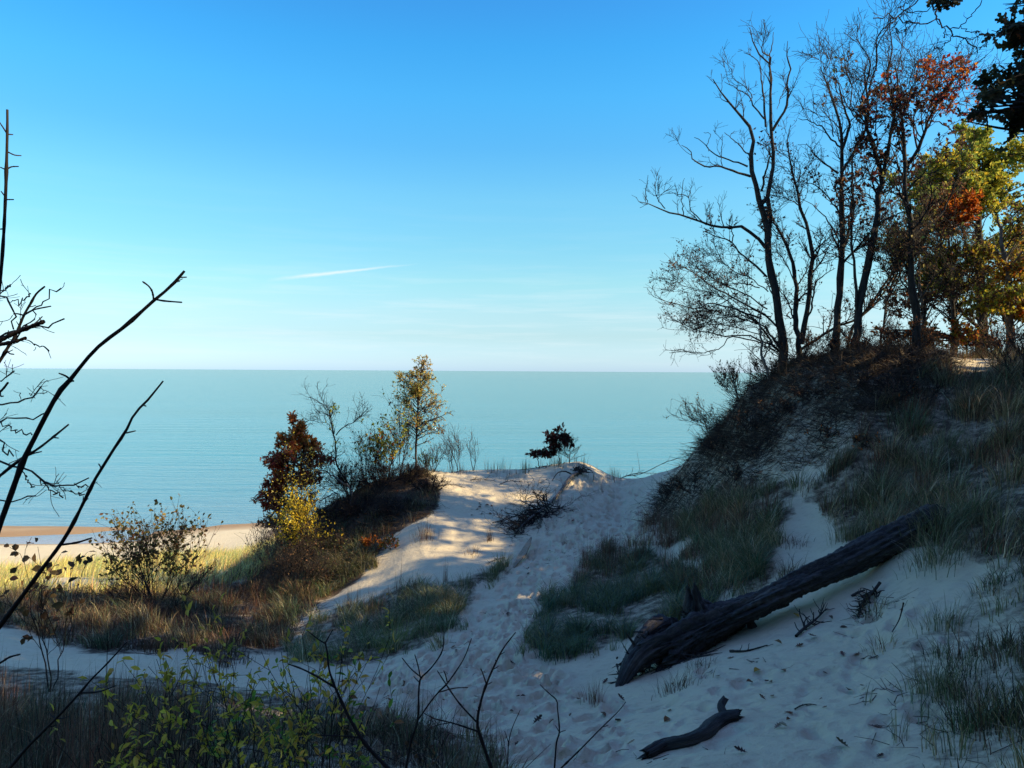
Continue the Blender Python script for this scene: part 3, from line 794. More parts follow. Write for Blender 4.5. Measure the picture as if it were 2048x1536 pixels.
traced_tree('oak_tree', 'tall bare forked tree at the dune edge, a long low limb reaching left', TA, A, twig=(110, 340, 900), seed=21, spread=1.6, up=.28, twlen=(.55, .33, .2),
            leafspec=[dict(n=1500, s=.07, c=C_BROWN + [(.2,.08,.04)], keep=lownoise), dict(n=260, s=.11, c=C_MAROON, keep=within(1525, 370, 50, 130))], group=None)
# fans of fine low boughs on the lake side
fan = [(zb((800,800),(760,740),(690,640),(600,590)), .05, .02)] + [
 (zb((690,640),(560,600),(470,610),(380,640),(300,620)), .02, .006), (zb((730,560),(620,480),(520,440),(420,380),(330,320)), .024, .006),
 (zb((735,470),(640,400),(560,370),(480,300),(400,260)), .02, .006), (zb((720,700),(600,660),(500,640),(420,640)), .02, .006),
 (zb((750,600),(640,560),(560,560),(470,570),(330,580)), .02, .006), (zb((600,590),(500,500),(420,470),(300,440),(240,390)), .018, .006)]
traced_tree('slender_tree', 'low twiggy understorey tree fanning out left over the lake beneath the tall bare tree', TA + .5, fan, twig=(200, 900, 2600), seed=22, spread=1.4, up=.12, twlen=(.7, .36, .2), rmin=.0045, ground=True,
            leafspec=[dict(n=2600, s=.055, c=C_BROWN + [(.22,.09,.06)])], drift=(-.3, 0, 0))
TB = 21.6
B = [
 (zb((905,765),(890,700),(878,640),(880,480),(860,330),(820,220),(760,110)) + za((770,1150),(740,1080)), .10, .02),
 (zb((905,740),(930,620),(945,470),(960,300),(950,200),(920,100),(890,30)) + za((895,1030),(880,960),(850,860),(830,740),(850,640)), .095, .009),
 (zb((930,615),(960,560),(965,480),(990,410),(1080,350)), .035, .009),
 (zb((955,290),(1000,230),(1040,200),(1085,165)), .03, .008),
 (zb((875,640),(850,560),(830,500),(800,470),(790,400)), .03, .01),
 (zb((880,600),(850,605),(830,590),(855,570)), .022, .018),
 (zb((870,420),(830,330),(780,270),(720,280)), .02, .007),
 (za((920,1120),(900,1060),(830,1020),(760,1000)), .02, .007),
 (za((870,930),(830,860),(790,870)), .016, .006), (za((880,980),(900,880),(870,800)), .016, .006),
 (zb((880,790),(940,740),(1000,705),(1080,650),(1170,620),(1260,560),(1330,470)), .06, .02),
]
traced_tree('maple_tree', 'bare twin-stemmed tree with a reddish right-leaning limb, right of the tall forked one', TB, B, twig=(120, 500, 1200), seed=23, spread=1.3, twlen=(.7, .38, .22), rmin=.005,
            leafspec=[dict(n=1100, s=.06, c=C_BROWN + [(.2,.06,.04)])])
TC = 21.0
Cc = [
 (zb((1080,745),(1090,640),(1100,560),(1110,350),(1115,200),(1110,100)) + za((1110,1050),(1110,900),(1115,790),(1110,700),(1090,600),(1050,480),(1022,380),(1000,340)), .13, .012),
 (za((1118,760),(1145,690),(1150,620),(1120,540),(1100,450),(1070,380)), .045, .01),
 (za((1112,885),(1170,790),(1215,700),(1245,640)), .05, .03),
 (za((1105,755),(1050,700),(1020,660),(950,620),(890,608)), .032, .008),
 (za((1095,890),(1030,840),(965,785),(930,735)), .036, .008),
 (za((1150,560),(1165,470),(1130,320),(1110,210)), .022, .007),
 (za((1030,370),(1050,310),(1062,245)), .016, .007), (za((1022,370),(1040,300),(1005,260)), .014, .007),
 (za((1070,700),(1050,600),(1022,525)), .018, .007),
 (zb((1110,300),(1140,200),(1150,100)) + za((1165,1040),(1170,900)), .04, .02),
 (zb((1105,520),(1080,545),(1070,580),(1090,600)), .022, .012),
 (za((1110,1100),(1040,1010),(960,940),(900,960)), .026, .008),
 (zb((1115,240),(1050,120),(1000,60)) + za((960,1050),(880,1010)), .024, .008),
]
traced_tree('oak_tree', 'straight dark tree, middle of the dune-top group, few brown leaves near its top', TC, Cc, twig=(100, 360, 700), seed=24, spread=1.5, up=.3, twlen=(.8, .42, .25),
            leafspec=[dict(n=420, s=.12, c=C_BROWN + C_OLIVE, keep=anyof(within(1695, 160, 35, 60), within(1680, 195, 40, 30))), dict(n=900, s=.09, c=C_BROWN + C_MAROON, keep=lambda p: project(p)[1] > 330)])
TD = 20.6
D = [
 (zb((1165,745),(1195,600),(1212,500),(1235,380),(1270,200),(1290,90)) + za((1300,1010),(1318,920),(1300,830),(1270,720),(1240,650),(1250,550),(1240,450),(1228,380)), .14, .02),
 (za((1250,460),(1290,330),(1290,200),(1350,120),(1362,40)), .03, .008),
 (za((1325,900),(1345,800),(1362,700),(1380,560),(1350,430),(1350,330),(1370,250),(1355,130)), .06, .010),
 (zb((1192,610),(1188,480),(1180,350),(1160,200),(1172,30)) + za((1175,1040),(1160,880),(1185,720),(1220,690)), .05, .014),
 (za((1240,650),(1190,610),(1150,560),(1110,480)), .03, .01),
 (za((1290,800),(1240,640),(1220,500),(1260,330),(1200,220),(1192,145)), .03, .008),
 (za((1380,600),(1420,480),(1400,380),(1410,300)), .024, .008),
 (za((1300,1000),(1380,960),(1430,930),(1500,900)), .03, .01),
 (zb((1290,130),(1360,90),(1440,60)), .035, .015), (za((1300,1060),(1250,1000),(1200,985)), .022, .008),
 (zb((1265,270),(1190,210),(1100,190)), .02, .008), (za((1310,930),(1230,880),(1160,850)), .02, .007),
]
traced_tree('oak_tree', 'dark leaning tree with clinging dark red leaves, highest of the dune-top group', TD, D, twig=(170, 650, 1200), seed=25, spread=1.6, up=.3, twlen=(.9, .45, .26),
            leafspec=[dict(n=3600, s=.12, c=C_MAROON + C_BROWN, keep=anyof(within(1775, 290, 70, 120), within(1720, 400, 60, 60))), dict(n=450, s=.12, c=C_RED + C_ORANGE, keep=within(1775, 190, 55, 60))])
TE = 20.4
E = [
 (zb((1480,745),(1502,610),(1478,500),(1472,300),(1470,100),(1445,20)) + za((1455,1050),(1438,1000),(1435,850),(1430,700),(1410,550),(1400,400),(1385,330)), .135, .012),
 (za((1440,880),(1500,760),(1560,620),(1600,520),(1660,440),(1740,340)), .06, .01),
 (za((1640,470),(1700,450),(1760,440)), .02, .007), (za((1580,580),(1660,540),(1730,530)), .022, .007),
 (za((1500,760),(1480,640),(1500,520),(1490,420)), .03, .008),
 (zb((1470,190),(1560,130),(1640,50)) + za((1700,930),(1760,850)), .045, .01),
 (za((1430,720),(1380,620),(1370,520)), .025, .008), (za((1420,600),(1460,480),(1470,380)), .022, .008),
 (zb((1478,480),(1420,420),(1400,330),(1330,250)), .03, .01), (zb((1485,560),(1540,470),(1600,380),(1660,330)), .03, .01),
 (za((1560,620),(1640,640),(1700,700)), .022, .008), (za((1440,980),(1520,900),(1600,880),(1690,830)), .03, .008),
 (za((1600,520),(1570,420),(1555,330)), .02, .008), (za((1435,1010),(1380,960),(1330,930)), .02, .008),
]
traced_tree('red_maple_tree', 'tree with flame-red and orange leaves at its upper right, on the dune top', TE, E, twig=(190, 700, 1300), seed=26, spread=1.6, up=.25, twlen=(.9, .45, .26),
            leafspec=[dict(n=2400, s=.11, c=C_RED + C_ORANGE, keep=anyof(within(1910, 180, 58, 72), within(1860, 150, 28, 36))), dict(n=3000, s=.11, c=C_MAROON + C_BROWN, keep=within(1860, 250, 80, 85)),
                      dict(n=700, s=.11, c=C_BROWN + C_OLIVE, keep=lambda p: project(p)[1] > 300), dict(n=700, s=.12, c=C_MAROON, keep=within(1800, 300, 70, 140))])
# thin slanting trunk and dead snag
traced_tree('young_oak_tree', 'thin tree slanting up to the right between the leaning tree and the red-leaved one', 20.9,
            [(zb((1150,700),(1180,640),(1300,480),(1400,330),(1450,250),(1490,190),(1560,60)), .055, .012), (zb((1290,500),(1360,420),(1390,340),(1385,240)), .03, .01), (zb((1395,340),(1470,270),(1520,210)), .02, .008), (zb((1360,400),(1320,330),(1280,290)), .02, .008)],
            twig=(130, 420, 800), seed=27, leafspec=[dict(n=800, s=.08, c=C_BROWN + C_OLIVE)], twlen=(.7, .4, .24))
traced_tree('dead_snag', 'short pale dead stem at the dune lip, left of the tall forked tree', 21.2,
            [(zb((748,930),(728,870),(708,815),(696,700),(690,620),(706,535)), .055, .014), (zb((700,800),(720,740),(712,690)), .015, .007), (zb((698,690),(715,660),(722,640)), .014, .006)],
            twig=(16, 20, 0), seed=28, bark='bark_pale', leafspec=None, cat='dead tree')

# ---------------------------------------------------------------- leafy trees: limbs reach into clusters of foliage
def cluster_tree(name, label, base_px, base_d, trunk, clusters, r0=.12, seed=1, bark='bark', cat='tree', group=None, leafsize=.11, tpl=None, rmin=.006, twigmat='twig', twn=(5, 3), base=None):
    """trunk: photograph points; clusters: (px, py, rx, ry, d, rd, limbs, leaves, colours)"""
    rng = np.random.default_rng(seed)
    b = onground(base_px, base_d) if base is None else np.array(base, float)
    tp = np.array([P(x, y, d) for x, y, d in trunk])
    tp = np.vstack([b + [0, 0, -.2], tp])
    root = empty(name, b, label, cat, group)
    limbs = [(tp, r0, max(.012, r0 * .15))]
    TP = resample(tp, 40)
    ls = []; tw = []; cc = []
    for (px, py, rx, ry, d, rd, nl, nlf, cols) in clusters:
        c = P(px, py, d); m = d / FPX
        k = rng.normal(size=(nl, 3)); k = norm(k) * rng.random((nl, 1)) ** .45
        tips = c + k * np.array([rx * m, rd, ry * m])
        for t in tips:
            # leave the trunk somewhat below the tip
            dd = np.linalg.norm(TP - (t + np.array([0, 0, -.6 * abs(ry * m) - .25 * np.linalg.norm(t[:2] - c[:2])])), axis=1)
            s = TP[int(np.argmin(dd))]
            mid = (s + t) / 2 + rng.normal(0, .07, 3) * np.linalg.norm(t - s) + np.array([0, 0, .05 * np.linalg.norm(t - s)])
            limbs.append((np.array([s, mid, t]), min(.05, .011 * np.linalg.norm(t - s) + .008), rmin))
            cc.append((len(limbs) - 1))
        LP, LR = stack_paths([limbs[i] for i in cc[-nl:]], 10)
        A_, AR_ = grow(rng, LP, LR, nl * twn[0], 5, .35, 1, .5 * (rx + ry) * m * .55, .4, 45, 15, .1, .25, .6, rmin, .6, .2)
        B_, BR_ = grow(rng, A_, AR_, nl * twn[0] * twn[1], 3, .1, 1, .5 * (rx + ry) * m * .3, .4, 45, 15, .05, .25, .6, rmin * .8, .7, .2)
        tw += [(A_, AR_), (B_, BR_)]
        ls.append(leaves_on(rng, np.concatenate([B_]), BR_, nlf, leafsize, tpl or tpl_simple(), cols, 0, 1.15, .5, .15))
    # keep the stoutest limbs as parts, the small ones as branchwork
    big = [limbs[0]] + sorted(limbs[1:], key=lambda l: -l[1])[:14]
    small = sorted(limbs[1:], key=lambda l: -l[1])[14:]
    if small:
        tw.append(stack_paths(small, 10))
    finish(root, big, tw, ls, M[bark], M[twigmat])
    return root

cluster_tree('oak_tree', 'dense yellow-green tree at the right edge, lit crown behind the red-leaved one', 1960, 27.0, [(1965, 640, 27), (1960, 520, 27), (1955, 400, 27), (1950, 300, 27.2)],
    [(1960, 320, 66, 60, 27, 1.7, 20, 6000, C_YGREEN), (1880, 355, 70, 50, 26.0, 1.6, 20, 5600, C_YGREEN + C_GOLD[:1]), (1840, 400, 40, 40, 26, 1.2, 10, 1800, C_YGREEN + C_OLIVE), (1990, 520, 60, 50, 25.5, 1.3, 12, 1900, C_GOLD + C_OLIVE + C_BROWN), (2030, 370, 60, 60, 27.5, 1.6, 14, 4000, C_YGREEN + C_OLIVE), (1940, 400, 70, 45, 26.6, 1.6, 14, 3600, C_YGREEN + C_GOLD[:1]),
     (1860, 430, 40, 40, 27, 1.2, 8, 1500, C_OLIVE), (2010, 470, 60, 60, 28, 1.6, 12, 2600, C_YGREEN + C_OLIVE[:2]), (1945, 270, 35, 22, 27, .9, 7, 1500, C_YGREEN)], r0=.2, seed=41, leafsize=.13)
cluster_tree('maple_tree', 'small tree with a bright orange patch of leaves below the yellow-green crown on the right', 1905, 24.0, [(1905, 620, 24), (1900, 520, 24), (1896, 430, 24)],
    [(1905, 415, 42, 30, 23.6, 1.0, 10, 1900, C_ORANGE), (1880, 440, 36, 30, 24, 1.0, 8, 1200, C_ORANGE + C_BROWN), (1880, 385, 30, 16, 24, .8, 6, 350, C_BROWN), (1915, 510, 45, 45, 24, 1.1, 10, 1700, C_GOLD + C_BROWN + C_YGREEN[:2]), (1870, 540, 40, 50, 24, 1.1, 10, 1500, C_GOLD[:1] + C_YGREEN[:2] + C_OLIVE)], r0=.09, seed=42, leafsize=.115)
cluster_tree('oak_tree', 'brownish tree with a pale forked trunk at the right edge of the photograph', 2025, 23.0, [(2022, 660, 23), (2018, 560, 23), (2005, 500, 23), (1995, 430, 23)],
    [(2030, 560, 55, 60, 23, 1.5, 14, 2300, C_GOLD + C_ORANGE[:2] + C_BROWN[:2]), (2045, 450, 50, 60, 23, 1.5, 12, 1400, C_BROWN + C_YGREEN[:2] + C_GOLD[:1]), (1975, 600, 60, 45, 22.6, 1.2, 14, 2000, C_BROWN[:2] + C_YGREEN[:2] + C_GOLD[:2]), (2060, 620, 55, 40, 23, 1.2, 10, 1800, C_ORANGE + C_GOLD)], r0=.15, seed=43, bark='bark_pale')
cluster_tree('oak_tree', 'olive and brown-leaved tree low in the middle of the wood behind the dune top', 1845, 25.5, [(1848, 640, 25.5), (1850, 540, 25.5), (1846, 450, 25.5)],
    [(1780, 490, 50, 30, 25.5, 1.2, 8, 1100, C_OLIVE + C_BROWN), (1850, 480, 60, 45, 25, 1.3, 10, 1500, C_OLIVE + C_YGREEN[:3]), (1900, 560, 60, 40, 25.5, 1.3, 10, 1300, C_BROWN + C_YGREEN[:2]), (1830, 600, 70, 40, 26, 1.3, 10, 1100, C_BROWN + C_ORANGE[3:])], r0=.11, seed=44)
cluster_tree('young_maple_tree', 'low sapling with scattered yellow and crimson leaves at the foot of the wood', 1935, 22.5, [(1932, 680, 22.5), (1938, 640, 22.4)],
    [(1935, 665, 40, 22, 22.4, .7, 8, 520, C_GOLD + C_ORANGE), (1965, 685, 35, 18, 22.5, .6, 6, 360, C_RED + C_GOLD[:1]), (1880, 670, 40, 20, 22.6, .8, 7, 420, C_OLIVE + C_ORANGE), (1780, 665, 50, 20, 22.5, .9, 8, 520, C_ORANGE + C_BROWN)], r0=.03, seed=45, leafsize=.12)
# bare trunks standing in the wood
for i, (bx, bd, pts, r, lab) in enumerate([
    (1912, 24.5, [(1910, 700), (1908, 640), (1905, 560), (1912, 480)], .12, 'dark upright trunk in the wood, beneath the orange patch of leaves'),
    (1862, 22.5, [(1850, 700), (1846, 650), (1842, 590), (1838, 520), (1836, 450)], .06, 'pale lit trunk close behind the right-hand dark tree'),
    (1998, 26.0, [(1992, 690), (1960, 660), (1925, 625), (1890, 590)], .10, 'dark trunk slanting up to the left, low in the wood'),
    (2035, 24.5, [(2040, 700), (2000, 620), (1960, 560), (1935, 500), (1920, 450)], .05, 'thin stem leaning left across the wood at the right edge'),
    (1760, 23.5, [(1762, 690), (1775, 600), (1800, 520), (1790, 440)], .045, 'thin curving stem behind the leaning tree on the dune top')]):
    traced_tree('bare_tree', lab, bd, [(pts, r, .02), ([pts[2], (pts[2][0] - 25, pts[2][1] - 50), (pts[2][0] - 30, pts[2][1] - 95)], .03, .01), ([pts[1], (pts[1][0] + 25, pts[1][1] - 50), (pts[1][0] + 40, pts[1][1] - 100)], .03, .01)],
                twig=(90, 330, 700), seed=60 + i, leafspec=[dict(n=600, s=.09, c=C_BROWN + C_OLIVE)], twlen=(.9, .5, .3), bark='bark_pale' if i == 1 else 'bark')
# ---------------------------------------------------------------- shrubs and saplings along the crest and bank
def shrub(name, label, base, h, spread, nst, tw, nleaf, cols, leafsize=.06, seed=1, tpl=None, lean=(0, 0), bark='twig', r=.012, cat='shrub', up=.35, wob=.2, group=None, t0=.3, shape=None, leafmin=0.0, flat=.6, rmin=.004, leafpart=0, leafmat='leaf', twl=(.4, .22), ang=38, kst=5):
    rng = np.random.default_rng(seed)
    base = np.array(base, float)
    root = empty(name, base, label, cat, group)
    n = 12
    a = rng.uniform(0, 2 * np.pi, nst); q = rng.random(nst) ** .6
    tip = np.stack([np.cos(a) * spread * q + lean[0], np.sin(a) * spread * q * .8 + lean[1], h * (1 - .35 * q ** 2) * rng.uniform(.75, 1.0, nst)], 1)
    tt = np.linspace(0, 1, n)[None, :, None]
    st0 = base + np.stack([np.cos(a), np.sin(a), 0 * a], 1) * .05 * spread + [0, 0, -.05]
    bow = np.stack([np.cos(a), np.sin(a), 0 * a], 1) * spread * .12
    Pt = st0[:, None, :] + tip[:, None, :] * np.concatenate([tt ** 1.15, tt ** 1.15, tt ** .95], 2) + bow[:, None, :] * np.sin(np.pi * tt)
    Pt[:, 1:] += np.cumsum(rng.normal(0, .012 * h, (nst, n - 1, 3)), 1) * [1, 1, .3]
    R = np.linspace(r, rmin, n)[None, :] * rng.uniform(.6, 1.1, (nst, 1))
    R = np.maximum(R, rmin)
    for i in range(min(nst, 12)):
        V, F = tubes(Pt[i:i+1], R[i:i+1], kst); mesh_np('stem', V, F, M[bark], root)
    T_ = MBuf()
    if nst > 12:
        V, F = tubes(Pt[12:], R[12:], 4); T_.add(V, F)
    src = (Pt, R)
    allt = []
    if tw:
        A_ = grow(rng, Pt, R, tw[0], 5, t0, 1, twl[0] * h, .4, ang, 14, up, wob, .55, rmin, .6, .45)
        allt.append(A_); src = A_
        if len(tw) > 1 and tw[1]:
            B_ = grow(rng, *A_, tw[1], 3, .15, 1, twl[1] * h, .4, ang, 14, up * .5, wob, .6, rmin * .8, .7, .3); allt.append(B_); src = B_
    for Q, RQ in allt:
        V, F = tubes(Q, RQ, 3); T_.add(V, F)
    if T_.n: tag(T_.build('twigs', M[bark], root), kind='stuff')
    if nleaf:
        keep = (lambda p: p[:, 2] > base[2] + leafmin * h) if leafmin else None
        V, F, c = leaves_on(rng, src[0], src[1], nleaf, leafsize, tpl or tpl_simple(), cols, .1, 1.1, flat, .1, keep=keep)
        TV = (tpl or tpl_simple())[0]; k = len(TV)
        nL = len(V) // k; npart = min(leafpart, nL)
        if npart:
            Vl = V.reshape(nL, k, 3); cl = c.reshape(nL, k, 3)
            # the leaves nearest the viewer are parts of their own
            order = np.argsort(Vl[:, 0, 1])
            TF = (tpl or tpl_simple())[1]
            for i in order[:npart]:
                mesh_np('leaf', Vl[i], TF, M[leafmat], root, tint=cl[i], smooth=False)
            rest = order[npart:]
            V = Vl[rest].reshape(-1, 3); c = cl[rest].reshape(-1, 3)
            F = (np.arange(len(rest)) * k)[:, None, None] + TF[None]; F = F.reshape(-1, TF.shape[1])
        if len(V):
            tag(mesh_np('foliage', V, F, M[leafmat], root, tint=c, smooth=False), kind='stuff')
    return root

def gp(px, d): return onground(px, d)

# the red oak at the left of the bank: tiers of dark red leaves, orange at the tip
def blob_bush(name, label, base, trunk, clusters, **kw):
    return cluster_tree(name, label, None, None, trunk, clusters, base=base, **kw)
OB = 24.3
C_OAKR = [(.30,.05,.025),(.36,.08,.03),(.18,.03,.02),(.34,.13,.035)]
C_OAKO = [(.42,.18,.035),(.48,.17,.03),(.28,.14,.03),(.36,.09,.03)]
b0 = onground(592, OB)
blob_bush('oak_sapling', 'young oak with tiers of dark red leaves and an orange tip, above the beach', b0,
    [(588, 1040, OB), (585, 980, OB), (588, 920, OB), (586, 870, OB), (587, 832, OB)],
    [(587, 838, 9, 13, OB, .12, 6, 153, [(.5,.15,.03),(.42,.12,.03)]), (594, 862, 24, 15, OB, .35, 9, 561, C_OAKO), (592, 893, 46, 17, OB, .5, 13, 1054, C_OAKO + C_OAKR[:1]),
     (566, 873, 17, 11, OB, .3, 6, 221, C_OAKO), (618, 888, 24, 15, OB, .35, 8, 442, C_OAKO), (570, 925, 55, 18, OB, .5, 13, 952, C_OAKR), (545, 915, 24, 14, OB, .35, 8, 323, C_OAKR),
     (640, 918, 27, 11, OB, .35, 8, 323, C_OAKR), (575, 960, 55, 18, OB, .5, 13, 884, C_OAKR + C_OAKO[:1]), (545, 965, 29, 14, OB, .35, 8, 340, C_OAKR), (610, 958, 32, 14, OB, .35, 8, 374, C_OAKR),
     (560, 995, 51, 17, OB, .5, 12, 731, C_OAKR + C_OAKO[3:]), (528, 1000, 27, 13, OB, .35, 8, 323, C_OAKR), (545, 1015, 32, 12, OB, .35, 8, 306, [(.24,.03,.015)] + C_OAKR), (590, 1010, 37, 18, OB, .4, 9, 374, C_OAKR), (530, 1045, 34, 18, OB, .4, 8, 272, C_BROWN)],
    r0=.05, seed=71, leafsize=.125, tpl=tpl_oak_lite(), rmin=.005, cat='young tree')
# crooked sapling with few yellow-green leaves
def z4(*p): return [(500 + x / 3.657, 780 + y / 3.657) for x, y in p]
def z3(*p): return [(480 + x / 2.56, 700 + y / 2.56) for x, y in p]
b1 = onground(695, 24.8)
traced_tree('crooked_sapling', 'crooked dog-legged sapling, forked near the top, with a few yellow-green leaves', 24.8,
    [(z4((735,720),(690,640),(640,560),(625,460),(625,360),(605,300),(590,200),(565,130),(500,85),(430,50)), .045, .008),
     (z4((630,330),(680,280),(760,235),(820,180),(840,110)), .022, .007), (z4((605,290),(560,240),(500,235),(440,215)), .014, .006), (z4((590,200),(540,170),(470,140)), .012, .006),
     (z4((625,440),(570,470),(530,500)), .012, .006), (z4((565,130),(520,60),(505,30)), .010, .005), (z4((600,260),(570,190),(560,130)), .010, .005), (z4((760,235),(800,190),(790,140)), .010, .005)],
    twig=(110, 330, 300), seed=72, spread=.5, twlen=(.42, .24, .14), rmin=.0045, leafspec=[dict(n=260, s=.11, c=C_YGREEN, keep=anyof(within(672, 838, 22, 32), within(684, 862, 16, 14), within(680, 885, 12, 22)))], cat='sapling')
traced_tree('leaning_branchwork', 'grey stem bowing out to the left over the bank, above the yellow bush', 24.2,
    [(z4((735,720),(680,680),(600,620),(520,585),(460,580),(400,560)), .05, .012), (z4((600,620),(560,560),(520,530)), .014, .006), (z4((520,585),(480,620),(470,700)), .014, .006)],
    twig=(60, 200, 200), seed=73, spread=.4, twlen=(.5, .28, .15), rmin=.0045, bark='bark_pale', leafspec=[dict(n=70, s=.07, c=C_OLIVE)], cat='shrub')
traced_tree('exposed_root', 'pale bare root arching out of the eroded bank', 23.6,
    [(z4((450,830),(520,800),(580,775),(630,750),(640,790),(600,850),(530,890)), .022, .01), (z4((640,760),(600,735),(560,720),(500,725)), .014, .006)],
    twig=(20, 40, 0), seed=74, spread=.3, twlen=(.4, .2, .1), bark='bark_pale', ground=False, cat='root')
# thicket between the crooked sapling and the tall golden one
for i, (px, d, h, sp, ns, tw, nl, cols, ls, lab, cat) in enumerate([
    (735, 25.2, 2.0, .55, 9, (70, 260), 210, C_BROWN + C_OLIVE, .07, 'twiggy grey shrub with a few brown leaves, left of the leafy thicket', 'shrub'),
    (772, 25.3, 2.1, .75, 12, (90, 320), 420, C_GOLD[2:] + C_YGREEN + C_ORANGE[:1], .12, 'leafy thicket with broad yellow and orange-brown leaves beside the tall golden sapling', 'shrub'),
    (800, 25.8, 2.5, .45, 7, (70, 260), 240, C_YGREEN[:3] + C_BROWN, .09, 'slim bush of mixed green and brown leaves leaning against the tall golden sapling', 'shrub'),
    (757, 24.6, 1.3, .8, 10, (80, 300), 120, C_BROWN, .07, 'low bare brush under the leafy thicket', 'shrub'),
    (700, 25.0, 1.2, .9, 12, (110, 420), 160, C_BROWN + C_OLIVE, .06, 'low dry brush around the foot of the crooked sapling', 'shrub'),
    (905, 26.6, 1.7, .22, 3, (36, 110), 60, C_BROWN, .05, 'tall wispy sapling with bare twigs, first right of the golden one', 'sapling'),
    (918, 26.9, 1.55, .3, 3, (34, 110), 40, C_BROWN, .05, 'second wispy bare sapling, close to the first and slightly shorter', 'sapling'),
    (947, 27.0, 1.4, .22, 2, (22, 60), 24, C_BROWN, .05, 'lone thin bare sapling leaning right on the crest', 'sapling'),
    (868, 26.3, .9, .5, 7, (50, 150), 30, C_BROWN + C_GREEN, .05, 'low twiggy bush at the foot of the golden sapling', 'shrub'),
    (855, 26.2, .75, .3, 8, (60, 160), 160, C_GREEN, .06, 'small dark green bush against the trunk of the golden sapling', 'shrub')]):
    shrub('sapling' if cat == 'sapling' else 'bush', lab, gp(px, d), h, sp, ns, tw, nl, cols, ls, seed=80 + i, cat=cat, r=.014, rmin=.0045)
C_TAN = [(.62,.42,.10),(.54,.38,.08),(.64,.50,.15),(.46,.32,.08),(.46,.44,.12)]
# tall golden sapling on the crest
GB = 25.9
b2 = onground(832, GB)
blob_bush('birch_sapling', 'tall slender sapling with small golden leaves rising above the horizon from the crest', b2,
    [(832, 900, GB), (834, 850, GB), (838, 800, GB), (842, 750, GB), (843, 722, GB)],
    [(842, 735, 26, 20, GB, .3, 12, 594, C_TAN + C_ORANGE[:1]), (832, 765, 43, 24, GB, .5, 18, 1116, C_TAN + C_BROWN[:1] + C_YGREEN[:1]), (850, 790, 48, 26, GB, .5, 18, 1116, C_TAN + C_BROWN[:1] + C_YGREEN[:1]),
     (816, 800, 41, 28, GB, .5, 16, 756, C_TAN + C_BROWN[:1] + C_YGREEN[:1]), (866, 828, 36, 26, GB, .45, 13, 594, C_TAN + C_BROWN), (826, 840, 36, 24, GB, .45, 10, 360, C_TAN + C_YGREEN[:2]), (862, 860, 29, 24, GB, .4, 9, 198, C_TAN + C_BROWN), (815, 750, 14, 14, GB, .3, 5, 108, C_TAN)],
    r0=.045, seed=91, leafsize=.062, rmin=.0045, cat='sapling')
# dark red oak seedlings and small pine on the sandy peak
QB = 27.4
b3 = onground(1120, QB)
blob_bush('oak_seedling', 'dark red leaved oak seedling on the sandy peak of the crest', b3, [(1118, 915, QB), (1120, 890, QB), (1122, 872, QB)],
    [(1122, 872, 23, 10, QB, .3, 10, 273, C_MAROON), (1098, 878, 15, 7, QB, .25, 6, 104, C_MAROON), (1135, 888, 13, 10, QB, .25, 6, 117, C_MAROON), (1112, 897, 13, 8, QB, .25, 6, 78, C_MAROON)], r0=.02, seed=92, leafsize=.15, tpl=tpl_oak(), rmin=.005, cat='seedling', twn=(3, 2))
b4 = onground(1082, QB)
blob_bush('oak_seedling', 'smaller, lower dark red oak seedling just left of the sandy peak', b4, [(1076, 918, QB), (1080, 908, QB)],
    [(1070, 908, 16, 9, QB, .25, 8, 114, C_MAROON), (1090, 906, 17, 8, QB, .25, 8, 114, C_MAROON), (1108, 903, 14, 8, QB, .25, 6, 88, C_MAROON)], r0=.016, seed=93, leafsize=.15, tpl=tpl_oak(), rmin=.005, cat='seedling', twn=(3, 2))
# pine: whorled boughs of needles
rp = np.random.default_rng(94)
b5 = onground(1140, QB)
root = empty('pine_seedling', b5, 'small dark green pine with spreading needle boughs, right of the oak seedling on the peak', 'seedling')
PT, PR = stack_paths([(np.array([b5 + [0, 0, -.05], b5 + [.02, 0, .5], b5 + [0, 0, 1.0]]), .018, .006)], 10)
V, F = tubes(PT, PR, 6); mesh_np('trunk', V, F, M['bark'], root)
BA, BR = grow(rp, PT, PR, 34, 6, .1, 1, .72, .2, 72, 10, .1, .12, .5, .005, .7, .7, weight=np.ones(1))
for i in range(len(BA)):
    V, F = tubes(BA[i:i+1], BR[i:i+1], 4); mesh_np('bough', V, F, M['bark'], root)
NB = leaves_on(rp, BA, BR, 1500, .09, tpl_simple(.03, .0), [(.02,.045,.03),(.03,.06,.03),(.025,.05,.035)], .15, 1.05, .3, 0, .1)
tag(mesh_np('needles', NB[0], NB[1], M['leaf'], root, tint=NB[2], smooth=False), kind='stuff')

# yellow bush and grey brush below the red oak
shrub('bush', 'bright yellow-leaved bush glowing at the left end of the bank', gp(603, 22.2), 2.3, .62, 14, (150, 520), 3000, [(.74,.52,.035),(.66,.48,.03),(.70,.56,.06)], .06, seed=95, r=.014, leafmin=.22, rmin=.0045, t0=.3)
shrub('bush', 'slim pale yellow spire of leaves rising through the red oak', gp(614, 22.9), 3.1, .25, 5, (50, 200), 520, C_GOLD[:2] + [(.5,.40,.12)], .065, seed=96, r=.014, leafmin=.35, rmin=.0045)
shrub('bush', 'bare grey brush left of the yellow bush, under the red oak', gp(560, 23.0), 1.7, 1.0, 16, (220, 900), 300, C_BROWN, .06, seed=97, r=.012, bark='twig_pale', rmin=.005)
shrub('bush', 'dark bare brush on the slope below the yellow bush', gp(590, 20.6), 1.2, 1.3, 16, (220, 900), 300, C_BROWN, .06, seed=98, r=.012, rmin=.005)
shrub('bush', 'dark brush with olive leaves between the yellow bush and the bare sand', gp(650, 21.8), 1.1, .9, 12, (150, 560), 420, C_OLIVE + C_BROWN, .06, seed=99, r=.012, rmin=.005)
